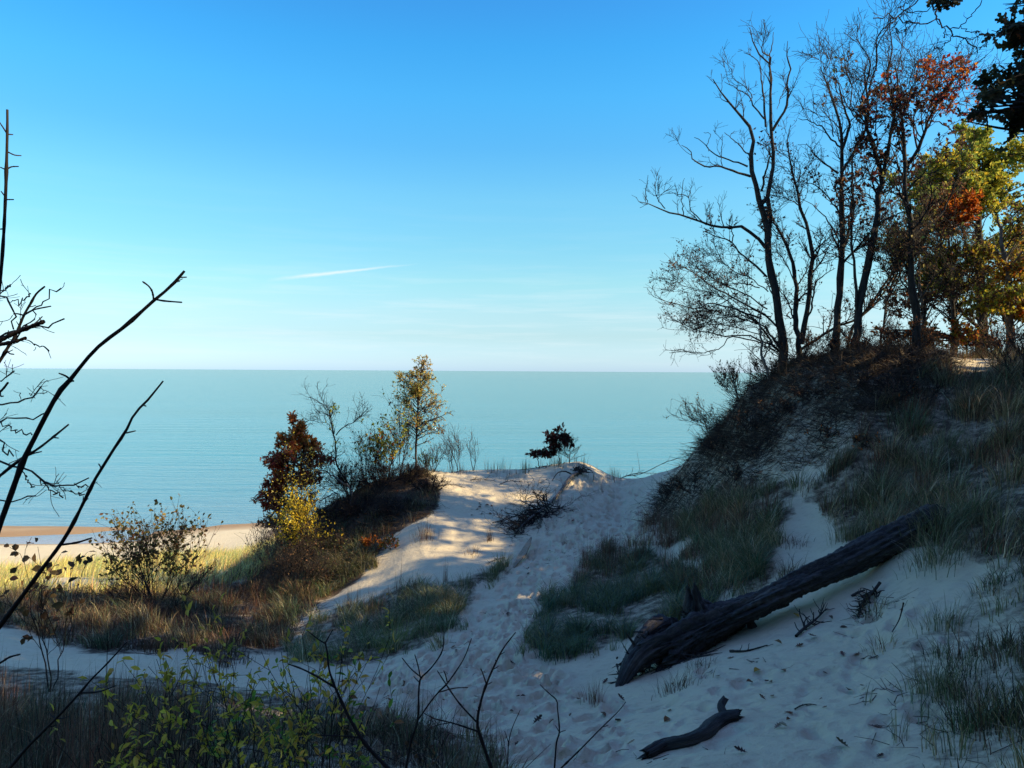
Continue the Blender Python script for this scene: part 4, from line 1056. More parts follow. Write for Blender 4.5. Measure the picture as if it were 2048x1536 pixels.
# brush hanging along the eroded bank
for i, (px, py, h, sp, nl, lab) in enumerate([(700, 985, .8, .8, 120, 'leftmost tangle of dark brush capping the eroded bank'), (760, 975, .8, .8, 120, 'second tangle of dark brush on the bank, below the leafy thicket'), (815, 965, .7, .8, 90, 'third tangle of dark brush on the bank, below the golden sapling'),
                                       (860, 985, .55, .6, 60, 'tangle of dark brush at the right end of the bank, against bare sand'), (720, 1030, .7, .9, 200, 'brush low on the left face of the bank'), (790, 1030, .6, .8, 150, 'brush low on the middle face of the bank'),
                                       (672, 1040, .8, .8, 200, 'brush between the yellow bush and the bank')]):
    shrub('brush', lab, G(px, py), h, sp, 18, (260, 900), nl, C_BROWN, .05, seed=110 + i, r=.010, rmin=.005, up=-.05, cat='brush')
for i, (px, py, lab, cols) in enumerate([(748, 1098, 'low rusty orange shrub on the sand at the foot of the bank', C_ORANGE), (785, 1098, 'low orange and olive sprig on the sunlit sand, right of the rusty shrub', C_ORANGE + C_OLIVE)]):
    shrub('sprig', lab, G(px, py), .38, .42, 8, (60, 200), 420, cols, .06, seed=120 + i, r=.008, rmin=.003, cat='shrub')
shrub('bush', 'tall rounded leafy shrub standing dark against the sunlit beach grass on the left', gp(312, 19.6), 2.35, 1.25, 16, (200, 620), 1500, [(.24,.18,.05),(.30,.24,.06),(.16,.08,.035),(.20,.13,.04)], .095, seed=130, r=.016, leafmin=.3, rmin=.005, tpl=tpl_leaf(.32))
shrub('bush', 'bare outer stems spreading low round the rounded shrub on the left', gp(322, 19.0), 1.2, 1.7, 14, (160, 560), 120, C_BROWN, .06, seed=131, r=.012, rmin=.005)
shrub('sapling', 'thin sapling with few curled brown leaves, far left before the beach grass', gp(98, 10.6), 2.1, .35, 3, (26, 40), 110, [(.07,.05,.02),(.10,.05,.025),(.13,.07,.03)], .11, seed=132, r=.012, leafmin=.35, rmin=.005, tpl=tpl_leaf(.34), leafpart=110, cat='sapling')
# shrubs at the lip of the big dune, lake side
for i, (px, d, h, sp, nst, tw, nl, lab, ln) in enumerate([
    (1480, 22.0, 1.0, .9, 12, (130, 420), 420, 'dense low brown-leaved shrub at the dune lip, left of the dead stem', (-.3, 0)),
    (1440, 22.6, .95, .8, 9, (90, 300), 120, 'bare shrub leaning out over the lake from the dune lip', (-.7, .2)),
    (1530, 21.6, .7, .8, 10, (110, 360), 200, 'low brush around the foot of the dead stem', (-.1, 0)),
    (1425, 23.0, .8, .4, 5, (40, 120), 20, 'sprig of bare upright twigs lowest on the dune lip', (-.15, 0)),
    (1600, 20.9, .8, .9, 10, (120, 420), 260, 'low brush at the foot of the twin-stemmed tree', (0, 0)),
    (1680, 20.4, .7, 1.0, 12, (150, 560), 320, 'low brush between the two middle trees on the dune top', (0, 0)),
    (1760, 20.3, .9, 1.0, 12, (150, 560), 420, 'low brush with rusty leaves right of the leaning tree', (0, 0)),
    (1850, 20.6, .7, .9, 12, (150, 480), 420, 'low brush behind the foot of the red-leaved tree', (0, 0)),
    (1990, 21.5, .9, 1.2, 12, (150, 480), 500, 'leafy brush at the right end of the dune top', (0, 0)),
    (2040, 17.0, 1.6, .8, 8, (90, 260), 160, 'bare shrub leaning in at the right edge above the tall grass', (-.3, 0))]):
    shrub('brush', lab, gp(px, d), h, sp, nst, tw, nl, C_BROWN + ([(.3,.1,.03)] if i > 3 else []), .055, seed=140 + i, r=.012, rmin=.005, lean=ln, cat='brush')

# brushy clumps breaking up the face of the big dune
for i, (px, py, h, sp, nl, lab) in enumerate([
    (1330, 1000, .55, .45, 60, 'brown brush clump low on the dune flank just right of the path'), (1385, 985, .6, .5, 80, 'brown brush clump a step up the flank from the one by the path'),
    (1445, 905, .5, .55, 90, 'dark brush on the left edge of the dune face, below the lip shrubs'), (1500, 862, .55, .6, 90, 'dark brush on the dune face beneath the dead stem'),
    (1560, 835, .5, .6, 90, 'dark brush on the dune face below the tall forked tree'), (1625, 800, .45, .6, 80, 'dark brush on the dune face below the twin-stemmed tree'),
    (1705, 775, .45, .6, 90, 'dark brush high on the dune face below the straight middle tree'), (1790, 790, .5, .6, 90, 'dark brush high on the dune face below the leaning tree'),
    (1470, 960, .4, .4, 60, 'small sprawling brush beside the twisted stick on the dune face'), (1650, 880, .35, .45, 80, 'low rusty brush in the middle of the dune face'), (1740, 895, .3, .4, 90, 'low orange-brown brush at the edge of the tall grass, mid slope'),
    (1850, 800, .5, .7, 60, 'springy brown brush where the tall grass meets the dune top')]):
    shrub('brush', lab, G(px, py), h, sp, 10, (90, 300), nl, C_BROWN + (C_ORANGE[:1] if i > 8 else []), .06, seed=170 + i, r=.010, rmin=.0045, up=.05, cat='brush', lean=(-.1, -.05))
# ---------------------------------------------------------------- near oak reaching in at the top right, and the wood it belongs to
NO = 9.5
def n1(*p): return [(1680 + x / 3.84, y / 3.84) for x, y in p]
bo = np.array([9.6, 9.2, 0.0]); bo[2] = float(H(bo[0], bo[1]))
rng = np.random.default_rng(201)
root_oak = cluster_tree('oak_tree', 'near oak reaching in at the top right corner with large dark leaves', None, None,
    [(2480, 500, 9.3), (2460, 200, 9.4), (2440, -100, 9.6), (2420, -420, 9.8)],
    [(2040, 40, 50, 60, 9.2, .5, 18, 900, C_DARK + C_BROWN[:1]), (2040, 130, 52, 50, 9.0, .5, 18, 1000, C_DARK), (1998, 195, 42, 28, 8.9, .4, 14, 520, C_DARK), (2035, 215, 44, 34, 8.9, .5, 14, 640, C_DARK), (1950, 222, 26, 12, 8.9, .3, 6, 80, C_DARK + C_BROWN[:1]),
     (2040, 275, 22, 34, 8.8, .35, 10, 260, C_DARK), (2006, 60, 26, 42, 9.2, .4, 12, 360, C_DARK + C_BROWN[:1]), (2052, 430, 22, 18, 8.8, .3, 5, 50, C_DARK + C_BROWN[:1]), (2230, 60, 150, 130, 9.4, 1.2, 16, 900, C_DARK), (2260, -180, 200, 130, 9.4, 1.5, 16, 900, C_DARK), (2300, 260, 120, 120, 9.2, 1.0, 12, 600, C_DARK)],
    r0=.2, seed=202, leafsize=.14, tpl=tpl_oak_lite(), rmin=.004, base=bo, twn=(4, 2))
# bare overhanging spray at the top
spr = [(n1((700,-260),(690,-150),(700,-60),(715,20),(735,145)), .018, .009),
 (n1((735,145),(800,180),(870,255),(950,295),(1040,375),(1050,435)), .010, .003), (n1((735,148),(640,175),(560,180),(470,155),(360,130),(255,140)), .010, .003), (n1((735,145),(770,190),(805,240),(800,290)), .006, .003),
 (n1((840,225),(930,190),(1000,130),(1070,50),(1090,0)), .007, .003), (n1((930,190),(990,240),(1075,245)), .005, .003), (n1((870,262),(820,330),(780,370),(775,415)), .006, .003), (n1((780,370),(722,365)), .004, .003),
 (n1((950,295),(910,340),(895,390)), .004, .003), (n1((950,290),(1020,300),(1070,270)), .004, .003), (n1((1040,375),(1100,360),(1135,330)), .004, .003),
 (n1((660,-40),(560,30),(470,100),(400,180),(300,310),(275,400)), .010, .004), (n1((640,-60),(540,10),(460,50)), .008, .003), (n1((700,50),(620,95),(520,90),(440,60)), .006, .003), (n1((520,95),(525,180),(490,245)), .004, .003), (n1((610,100),(580,160),(500,240)), .004, .003), (n1((430,170),(440,260)), .004, .003)]
traced_tree('overhanging_branch', 'bare twiggy branch hanging into view at the very top, right of centre', 9.0, spr, twig=(60, 90, 0), seed=203, spread=.25, twlen=(.16, .08, .1), rmin=.0025, up=0, ground=False, cat='branch',
            leafspec=[])
LP, LR = stack_paths([(trace([(1850, -60), (1870, 0), (1885, 8)], 9.0), .01, .005), (trace([(1850, -60), (1890, -6), (1900, 5)], 9.0), .01, .005)], 8)
rr = np.random.default_rng(204)
V, F, c = leaves_on(rr, LP, LR, 34, .14, tpl_oak(), C_DARK, .55, 1.0)
lr = bpy.data.objects['overhanging_branch']
tag(mesh_np('foliage', V, F, M['oakleaf'], lr, tint=c, smooth=False), kind='stuff')

def wood(name, label, spots, seed, nleaf=1700, ls=.5):
    """many trees read as one mass: trunks, limbs and foliage in one object"""
    rng = np.random.default_rng(seed)
    b = MBuf(); paths = []; lv = []
    for (x, y, h, cr) in spots:
        z = float(H(x, y)); top = np.array([x + rng.normal(0, .5), y + rng.normal(0, .5), z + h])
        base = np.array([x, y, z - .3])
        tr = np.array([base, base * .6 + top * .4 + rng.normal(0, .25, 3), top]); paths.append((tr, .22, .03))
        TPn = resample(tr, 20)
        n = 34
        t = rng.uniform(.12, .98, n); s = TPn[(t * 19).astype(int)]
        a = rng.uniform(0, 6.283, n); rad = cr * np.sqrt(np.clip(1 - ((t - .5) / .62) ** 2, .05, 1)) * rng.uniform(.55, 1, n)
        e = s + np.stack([np.cos(a) * rad, np.sin(a) * rad, rng.uniform(0, .9, n)], 1)
        for i in range(n): paths.append((np.array([s[i], (s[i] + e[i]) / 2 + rng.normal(0, .2, 3), e[i]]), .05, .012))
        Q, RQ = stack_paths([(np.array([s[i], (s[i] + e[i]) / 2, e[i]]), .05, .01) for i in range(n)], 8)
        p, tn, r = sample_on(Q, RQ, rng.integers(0, n, nleaf), .35 + .7 * rng.random(nleaf))
        p = p + rng.normal(0, .42, p.shape)
        lv.append(leaves(rng, p, rng.normal(size=p.shape), ls, tpl_simple(.4), C_OLIVE + C_BROWN + C_GREEN, .5, .15))
    Pt, R = stack_paths(paths, 5)
    V, F = tubes(Pt, R, 4); b.add(V, F, (.06, .05, .04))
    for V, F, c in lv: b.add(V, F, c)
    return tag(b.build(name, M['leaf'], smooth=False), label, 'wood', kind='stuff')
# ---------------------------------------------------------------- grasses and litter
G_MARRAM = [(.14,.155,.06),(.11,.135,.05),(.18,.18,.08),(.33,.27,.14),(.21,.17,.085),(.11,.14,.07),(.42,.37,.23)]
G_TAN = [(.26,.21,.11),(.20,.15,.08),(.14,.12,.06),(.11,.13,.05)]
G_RED = [(.17,.075,.045),(.21,.10,.06),(.13,.06,.04),(.22,.15,.09)]
G_BEACH = [(.70,.58,.18),(.62,.54,.15),(.74,.60,.26),(.50,.48,.12),(.60,.40,.17)]
G_BROWN = [(.12,.075,.04),(.09,.055,.032),(.16,.10,.055),(.065,.042,.028)]

def blades(rng, pos, h, lean, bend, w, cols, seg=2, jit=.15, axis=None):
    """arching tapered blades; pos (n,3), h (n,), lean (n,) azimuth, bend (n,), w (n,)"""
    n = len(pos); ts = np.linspace(0, 1, seg + 2)
    L = np.stack([np.cos(lean), np.sin(lean), 0 * lean], 1)
    side = np.stack([-np.sin(lean), np.cos(lean), 0 * lean], 1)
    a = rng.normal(0, .7, n)[:, None]
    side = np.cos(a) * side + np.sin(a) * L
    V = []
    for i, t in enumerate(ts):
        c = pos + np.array([0, 0, 1.]) * (h * (t - .42 * bend * t * t * (.4 + .6 * t)))[:, None] + L * (h * bend * .75 * t ** 1.8)[:, None]
        ww = (w * (1 - t ** 1.6) * .5)[:, None]
        if i < len(ts) - 1: V += [c - side * np.maximum(ww, .0005), c + side * np.maximum(ww, .0005)]
        else: V.append(c)
    K = len(V); V = np.stack(V, 1).reshape(-1, 3)
    q = np.array([[2*i, 2*i+1, 2*i+3, 2*i+2] for i in range(seg)]); t_ = np.array([[K-3, K-2, K-1]])
    off = (np.arange(n) * K)[:, None, None]
    cols = np.asarray(cols, float)
    c = cols[rng.integers(0, len(cols), n)] * (1 + rng.normal(0, jit, (n, 1)))
    return V, (off + q[None]).reshape(-1, 4), (off + t_[None]).reshape(-1, 3), np.repeat(np.clip(c, .004, 1), K, 0)

def scatter(rng, poly, dens, ymin, ymax, xmin, xmax, clump=None, front=True, noise=.0, nscale=.8, gate=(-.5, .12)):
    """points on the ground inside a region of the photograph; even density over the ground"""
    n = int(dens * (BD if clump and clump[0] > 35 else 1) * (ymax - ymin) * (xmax - xmin))
    if clump:
        k = max(1, int(n / clump[0])); cxs = rng.uniform(xmin, xmax, k); cys = rng.uniform(ymin, ymax, k)
        ci = rng.integers(0, k, n)
        x = cxs[ci] + rng.normal(0, clump[1], n); y = cys[ci] + rng.normal(0, clump[1], n)
    else:
        x = rng.uniform(xmin, xmax, n); y = rng.uniform(ymin, ymax, n); ci = np.zeros(n, int); cxs = np.zeros(1); cys = np.zeros(1)
    z = H(x, y)
    px, py = project(np.stack([x, y, z], 1))
    if noise: py = py + noise * vnoise(x * 1.3 + 9, y * 1.3) * 2 + noise * vnoise(x * 4.1, y * 4.1); px = px + noise * 1.2 * vnoise(x * 1.1, y * 1.5 + 30) * 2
    k = inpoly(px, py, poly)
    if front: k &= facing(x, y) > -.02
    if clump:
        gk = fbm(cxs * nscale, cys * nscale, 3) > rng.uniform(gate[0], gate[1], len(cxs)); k &= gk[ci]
    else:
        k &= fbm(x * nscale, y * nscale, 3) > rng.uniform(gate[0], gate[1], n)
    k &= z > .3
    return np.stack([x, y, z - .02], 1)[k], np.stack([x - cxs[ci], y - cys[ci]], 1)[k], ci[k]

def bounds(poly, y0, y1):
    xs = [p[0] for p in poly]
    return y0, y1, (min(xs) - 1024) / FPX * (y1 if min(xs) < 1024 else y0) - .3, (max(xs) - 1024) / FPX * (y1 if max(xs) > 1024 else y0) + .3

GCOUNT = []
BW, BD = 1.55, .66       # broad near blades, fewer of them
def field(name, label, poly, y0, y1, dens, h, bend, w, cols, clump=(70, .16), seed=1, wind=(.4, .5), outw=1.0, noise=12, nscale=.8, seg=2, front=True, gate=(-.5, .12), hv=.32, cat='grass', mat='grass', extra=None):
    rng = np.random.default_rng(seed)
    pos, off, ci = scatter(rng, poly, dens, *bounds(poly, y0, y1), clump=clump, noise=noise, nscale=nscale, front=front, gate=gate)
    n = len(pos)
    if n == 0: print('EMPTY', name, label); return None
    hh = h * np.clip(rng.normal(1, hv, n), .3, 1.7)
    if clump: hh = hh * np.clip(1.1 - .9 * np.linalg.norm(off, axis=1) / (clump[1] * 3), .45, 1.2)
    wv = np.array([math.cos(wind[0]), math.sin(wind[0])]) * wind[1]
    o = off / (np.linalg.norm(off, axis=1, keepdims=True) + .05) * outw + wv + rng.normal(0, .45, (n, 2))
    lean = np.arctan2(o[:, 1], o[:, 0])
    bd = np.clip(rng.normal(bend, .22, n), .03, 1.25)
    V, Q, T3, c = blades(rng, pos, hh, lean, bd, w * BW * rng.uniform(.5, 1.35, n), cols, seg, jit=.33)
    # each tuft has a cast of its own: fresher or drier
    if clump:
        tr = rng.normal(0, .28, (ci.max() + 1, 1)) * np.array([[1.0, .4, .3]]) + 1
        c = np.clip(c * np.repeat(tr[ci], len(V) // n, 0), .004, 1)
    if extra is not None: V, Q, T3, c = extra(rng, V, Q, T3, c, pos)
    o = mesh_np(name, V, [Q, T3], M[mat], tint=c, smooth=False)
    GCOUNT.append((label, n, len(Q) * 2 + len(T3)))
    return tag(o, label, cat, kind='stuff')

field('marram_grass', 'tall green and tan grass covering the right-hand slope above the big log', R_RIGHT, 8.5, 20, 780, .68, .7, .0075, G_MARRAM + G_TAN + G_TAN[:2] + G_BROWN[:2], clump=(210, .19), outw=1.3, gate=(-.8, -.1), seed=301, noise=24, wind=(-.6, .45), nscale=.5)
field('dry_grass', 'tan and brown dry grass mixed into the right-hand slope near the top', [(1780,880),(1840,760),(2048,700),(2300,700),(2300,900),(2048,900),(1900,930)], 12, 21, 260, .5, .5, .007, G_BROWN + G_TAN[:2] + G_RED[:1], seed=302, wind=(-.6, .6))
field('marram_grass', 'green grass hanging down the slope left of the sandy gully, above the big log', R_RIGHT2, 10, 19, 1400, .62, .8, .007, G_MARRAM, clump=(220, .15), outw=1.3, gate=(-.75, .0), seed=303, noise=30, wind=(-1.9, .5), nscale=.5)
field('dry_grass', 'reddish-brown grass mixed into the upper part of the slope left of the gully', [(1380,1000),(1440,965),(1540,950),(1560,1040),(1480,1090),(1400,1090)], 11, 19, 700, .55, .35, .006, G_RED + G_BROWN, seed=304, wind=(-1.9, .3))
field('marram_grass', 'blue-green grass in the middle of the slope between the path and the big log', R_MID, 9, 18, 1300, .5, .85, .0065, G_MARRAM[:3] + [(.08,.12,.085),(.10,.13,.09)], clump=(200, .14), outw=1.3, gate=(-.8, -.1), seed=305, noise=30, wind=(-1.6, .4))
field('bluestem_grass', 'thin upright reddish grass above the blue-green grass beside the path', [(1130,1170),(1190,1080),(1290,1060),(1400,1020),(1380,1110),(1330,1150),(1260,1150),(1180,1190)], 12, 20, 300, .6, .2, .005, G_RED + G_BROWN, seed=306, clump=(60, .12))
field('dry_grass', 'loose brown and green grass running from the middle clump up into the hill slope', R_BRIDGE, 11, 20, 520, .45, .5, .0065, G_BROWN + G_RED + G_MARRAM[:4], clump=(110, .13), outw=1.2, gate=(-.3, .25), seed=340, noise=30, wind=(-1.6, .3), nscale=1.1)
field('dry_grass', 'scattered brown and straw grass on the right-hand slope among the green', R_RIGHT, 9, 20, 420, .55, .5, .0075, G_BROWN + G_TAN + G_RED[:2], clump=(120, .16), outw=1.2, seed=346, noise=24, wind=(-.6, .3))
field('marram_grass', 'green grass on the low spur between the path and the sunlit sand', R_CEN, 12, 19, 1100, .48, .85, .007, G_MARRAM + [(.18,.20,.07)], clump=(200, .15), outw=1.3, gate=(-.8, -.05), seed=307, noise=26, wind=(-1.6, .4))
field('bluestem_grass', 'thin reddish grass standing on the spur against the pale sand', [(640,1240),(720,1190),(800,1160),(880,1150),(900,1190),(800,1240),(700,1280)], 14, 19.5, 130, .62, .2, .005, G_RED + G_BROWN, seed=308, clump=(60, .12))
field('marram_grass', 'dark green and brown grass in the shaded hollow on the left', R_LEFT, 13, 22, 480, .55, .65, .0075, G_MARRAM + G_BROWN, clump=(150, .18), outw=1.2, gate=(-.8, -.1), seed=309, wind=(-2.2, .5), nscale=.5)
field('bluestem_grass', 'reddish-brown grass along the shadow line on the left slope', [(120,1290),(150,1200),(330,1180),(420,1130),(520,1110),(560,1140),(520,1220),(300,1290),(200,1312)], 15, 27, 260, .55, .3, .006, G_RED + G_BROWN, seed=310, wind=(0, .4), nscale=.5)
field('beach_grass', 'sunlit golden beach grass on the slope down to the beach', R_BEACH, 19, 44, 230, .72, .55, .014, G_BEACH, seed=311, wind=(.2, 1.2), nscale=.35, clump=(40, .3), noise=8, seg=1)
field('beach_grass', 'reddish patch in the sunlit beach grass right of the rounded shrub', [(370,1175),(400,1120),(470,1100),(520,1110),(500,1160),(440,1190)], 18, 32, 150, .5, .3, .010, G_RED + [(.4,.2,.12)], seed=312, seg=1)
field('dry_grass', 'dry tufted grass on the left face of the bank', R_BANK, 18, 26.5, 420, .35, .6, .009, G_BROWN + G_TAN + G_MARRAM[:1], seed=313, wind=(-2, .5))
field('marram_grass', 'green hanging grass at the right foot of the bank beside the sunlit sand', [(640,1120),(690,1060),(720,1060),(735,1110),(745,1140),(700,1180),(640,1200),(600,1190)], 17, 24, 700, .6, .9, .009, G_MARRAM + [(.16,.19,.06)], seed=314, wind=(-1.2, .7))
field('marram_grass', 'dark grass and weeds filling the near left corner', [(-900,1400),(0,1380),(250,1390),(450,1420),(700,1440),(900,1490),(1010,1560),(1010,2600),(-900,2600)], 3.2, 9.5, 950, .5, .6, .0055, G_MARRAM + G_BROWN + G_TAN + G_TAN[:2] + G_RED[:2], clump=(130, .15), outw=1.2, seed=315, wind=(.3, .3), nscale=.6)
field('bluestem_grass', 'tall thin reddish-brown grass standing in the near left foreground', [(-900,1345),(0,1345),(140,1350),(330,1375),(420,1420),(400,1700),(-900,1700)], 4.0, 10, 620, .75, .2, .0045, G_RED + G_BROWN, seed=316, clump=(60, .14))
field('weed_stalks', 'thin dark weed stalks rising against the sand bottom centre', [(560,1400),(760,1420),(900,1440),(1010,1500),(1010,2000),(560,2000)], 3.6, 8.5, 60, .6, .12, .004, [(.05,.035,.025),(.08,.05,.035)], seed=317, clump=(14, .1), cat='weeds', mat='dry')
field('marram_grass', 'sparse green grass on the sand in the lower right corner', R_LOWR, 4.2, 11, 220, .42, .6, .0055, G_MARRAM, seed=318, wind=(-2.6, .6), clump=(45, .10), nscale=.9)
field('marram_grass', 'denser dark grass at the bottom right edge', [(1880,1330),(1960,1300),(2300,1250),(2300,2200),(1960,2200),(1900,1500)], 4.0, 8, 600, .4, .6, .005, G_MARRAM[:3] + G_BROWN, seed=319, wind=(-2.6, .6), nscale=.6)
field('crest_grass', 'fine dry stalks along the skyline of the sandy crest', [(860,945),(960,925),(1060,925),(1130,905),(1200,915),(1270,950),(1240,965),(1100,950),(960,960)], 25.6, 29.5, 34, .55, .2, .007, G_BROWN + G_TAN, seed=320, clump=(9, .08), front=False, wind=(.3, .3), mat='dry')
field('crest_grass', 'tan and brown grass on the skyline at the right end of the dune top', [(1840,760),(1880,690),(2300,650),(2300,760),(1950,790)], 18, 24, 300, .45, .45, .009, G_TAN + G_BROWN + G_MARRAM[:1], seed=321, front=False, wind=(-.6, .6))
field('dry_grass', 'dark dry grass over the brow of the dune top under the trees', [(1500,790),(1540,730),(1620,680),(1760,660),(1880,690),(1900,780),(1800,840),(1640,800)], 17, 22.5, 260, .3, .6, .009, G_BROWN, seed=322, wind=(-1.5, .4), front=False)

# dead twigs and fallen brush strewn over the hill face
def brushfield(name, label, poly, y0, y1, n, ln, r, seed, cols=None, noise=10):
    rng = np.random.default_rng(seed)
    pos, off, ci = scatter(rng, poly, n, *bounds(poly, y0, y1), clump=(16, .22), noise=noise, front=False, nscale=.7, gate=(-.22, .22))
    m = len(pos); k = 3
    d = rng.normal(size=(m, 3)) * [1, 1, .45]; d[:, 2] = np.abs(d[:, 2]) * .8 + .1; d = norm(d)
    Pt = np.empty((m, k, 3)); Pt[:, 0] = pos
    st = (ln * np.clip(rng.normal(1, .4, m), .3, 2) / (k - 1))[:, None]
    for i in range(1, k):
        Pt[:, i] = Pt[:, i - 1] + d * st; d = norm(d + rng.normal(size=(m, 3)) * .35 + [0, 0, -.22])
    Pt[:, :, 2] = np.maximum(Pt[:, :, 2], H(Pt[:, :, 0], Pt[:, :, 1]) + .004)
    R = np.linspace(1, .5, k)[None] * (r * rng.uniform(.5, 1.3, m))[:, None]
    V, F = tubes(Pt, R, 3)
    GCOUNT.append((label, m, len(F) * 2))
    c = np.asarray(cols or [(.05,.036,.028),(.075,.055,.04),(.035,.025,.02),(.11,.085,.06)])[rng.integers(0, 4, m)]
    return tag(mesh_np(name, V, F, M['dry'], tint=np.repeat(c, k * 3, 0), smooth=False), label, 'brush', kind='stuff')
brushfield('dead_brush', 'dead twigs and fallen brush strewn down the face of the dune below the trees', R_HILLUP, 16, 25, 300, .42, .0065, 331)
brushfield('dead_brush', 'sparser dead twigs and roots low on the dune face above the path', R_HILL, 15, 25, 190, .45, .006, 337)
brushfield('dead_brush', 'thin roots and dead runners lying across the sand of the far right slope', R_ROUGH, 5, 13, 34, .30, .004, 338, noise=20)
field('marram_grass', 'loose dark grass on the sandy slope below the upper end of the big log', R_ROUGH, 5, 13, 150, .34, .8, .005, G_MARRAM + G_BROWN, clump=(60, .10), gate=(-.2, .3), seed=339, noise=20, wind=(-2.4, .6), nscale=1.2)
field('dry_grass', 'brown undergrowth filling the shaded hollow on the left', R_LEFT, 13, 24, 280, .4, .5, .008, G_BROWN + G_RED[:2], clump=(60, .16), gate=(-1.5, -.8), seed=347, noise=16)
field('dry_grass', 'dry brown undergrowth over the whole near left corner', R_FORE, 3.6, 10.5, 380, .3, .6, .0055, G_BROWN + G_TAN + G_MARRAM[:2], clump=(60, .14), gate=(-1.2, -.4), seed=348, noise=20)
brushfield('dead_brush', 'dead twigs over the brow of the dune top', [(1500,790),(1540,720),(1620,670),(1760,650),(1880,680),(1900,780),(1800,840),(1640,800)], 17, 23, 190, .5, .007, 332)
brushfield('dead_brush', 'dark twiggy litter on the slope under the yellow bush', R_BANK, 18, 27, 140, .42, .007, 333)
brushfield('dead_brush', 'dark stems under the shrubs in the shaded hollow on the left', [(200,1300),(250,1210),(400,1190),(560,1110),(700,1130),(650,1200),(560,1290),(400,1320)], 14, 24, 110, .45, .006, 334)
brushfield('dead_brush', 'tangled dead stems among the weeds in the near left corner', R_FORE, 3.6, 9, 60, .4, .004, 335)

field('dry_grass', 'grass and dry growth on the slope running out of the picture on the right', [(2050,690),(4200,500),(4200,2600),(2050,2000)], 3.5, 20, 60, .5, .6, .010, G_MARRAM + G_BROWN + G_TAN, clump=(60, .2), gate=(-.8, .1), seed=349, noise=10, front=False)

def litterfield(name, label, poly, y0, y1, n, size, cols, seed, noise=14):
    rng = np.random.default_rng(seed)
    pos, off, ci = scatter(rng, poly, n, *bounds(poly, y0, y1), clump=(14, .3), noise=noise, front=False, nscale=1.0)
    pos[:, 2] += .03 + .02 * rng.random(len(pos))
    V, F, c = leaves(rng, pos, rng.normal(size=pos.shape) * [1, 1, .25], size, tpl_leaf(.3, .12, .15), cols, 2.5, .2)
    GCOUNT.append((label, len(pos), len(F)))
    return tag(mesh_np(name, V, F, M['leaf'], tint=c, smooth=False), label, 'leaf litter', kind='stuff')
litterfield('leaf_litter', 'fallen brown leaves scattered over the dune face', R_HILL, 15, 24, 26, .10, C_BROWN + [(.25,.14,.07)], 341)
litterfield('leaf_litter', 'fallen brown leaves caught in the grass on the right slope', R_RIGHT, 9, 20, 10, .09, C_BROWN, 342)
litterfield('leaf_litter', 'fallen brown leaves on the sand of the gully and around the big log', [(1540,960),(1640,960),(1700,1090),(1560,1190),(1480,1330),(1300,1380),(1240,1340),(1430,1180),(1560,1120)], 9, 18, 4, .09, C_BROWN, 343)
litterfield('leaf_litter', 'dark scraps and leaves scattered on the sandy face of the crest', [(830,940),(1000,940),(1160,925),(1240,955),(1180,1060),(1060,1110),(960,1080),(900,1010)], 20, 28, 2.6, .10, C_BROWN[:2] + [(.05,.035,.025)], 345)
litterfield('leaf_litter', 'brown leaves and dark scraps fallen along the shaded bank', R_BANK, 18, 27, 22, .09, C_BROWN + C_ORANGE[3:], 344)
# ---------------------------------------------------------------- logs and driftwood
def onray(px, py, lift, dmin=3.0):
    v = RM @ np.array([(px - 1024) / FPX, -(py - 768) / FPX, -1.0]); v = v / v[1]
    d = np.arange(dmin, 66, .02); p = CAM + v * d[:, None]
    k = np.argmax(p[:, 2] < H(p[:, 0], p[:, 1]) + lift)
    return p[k]

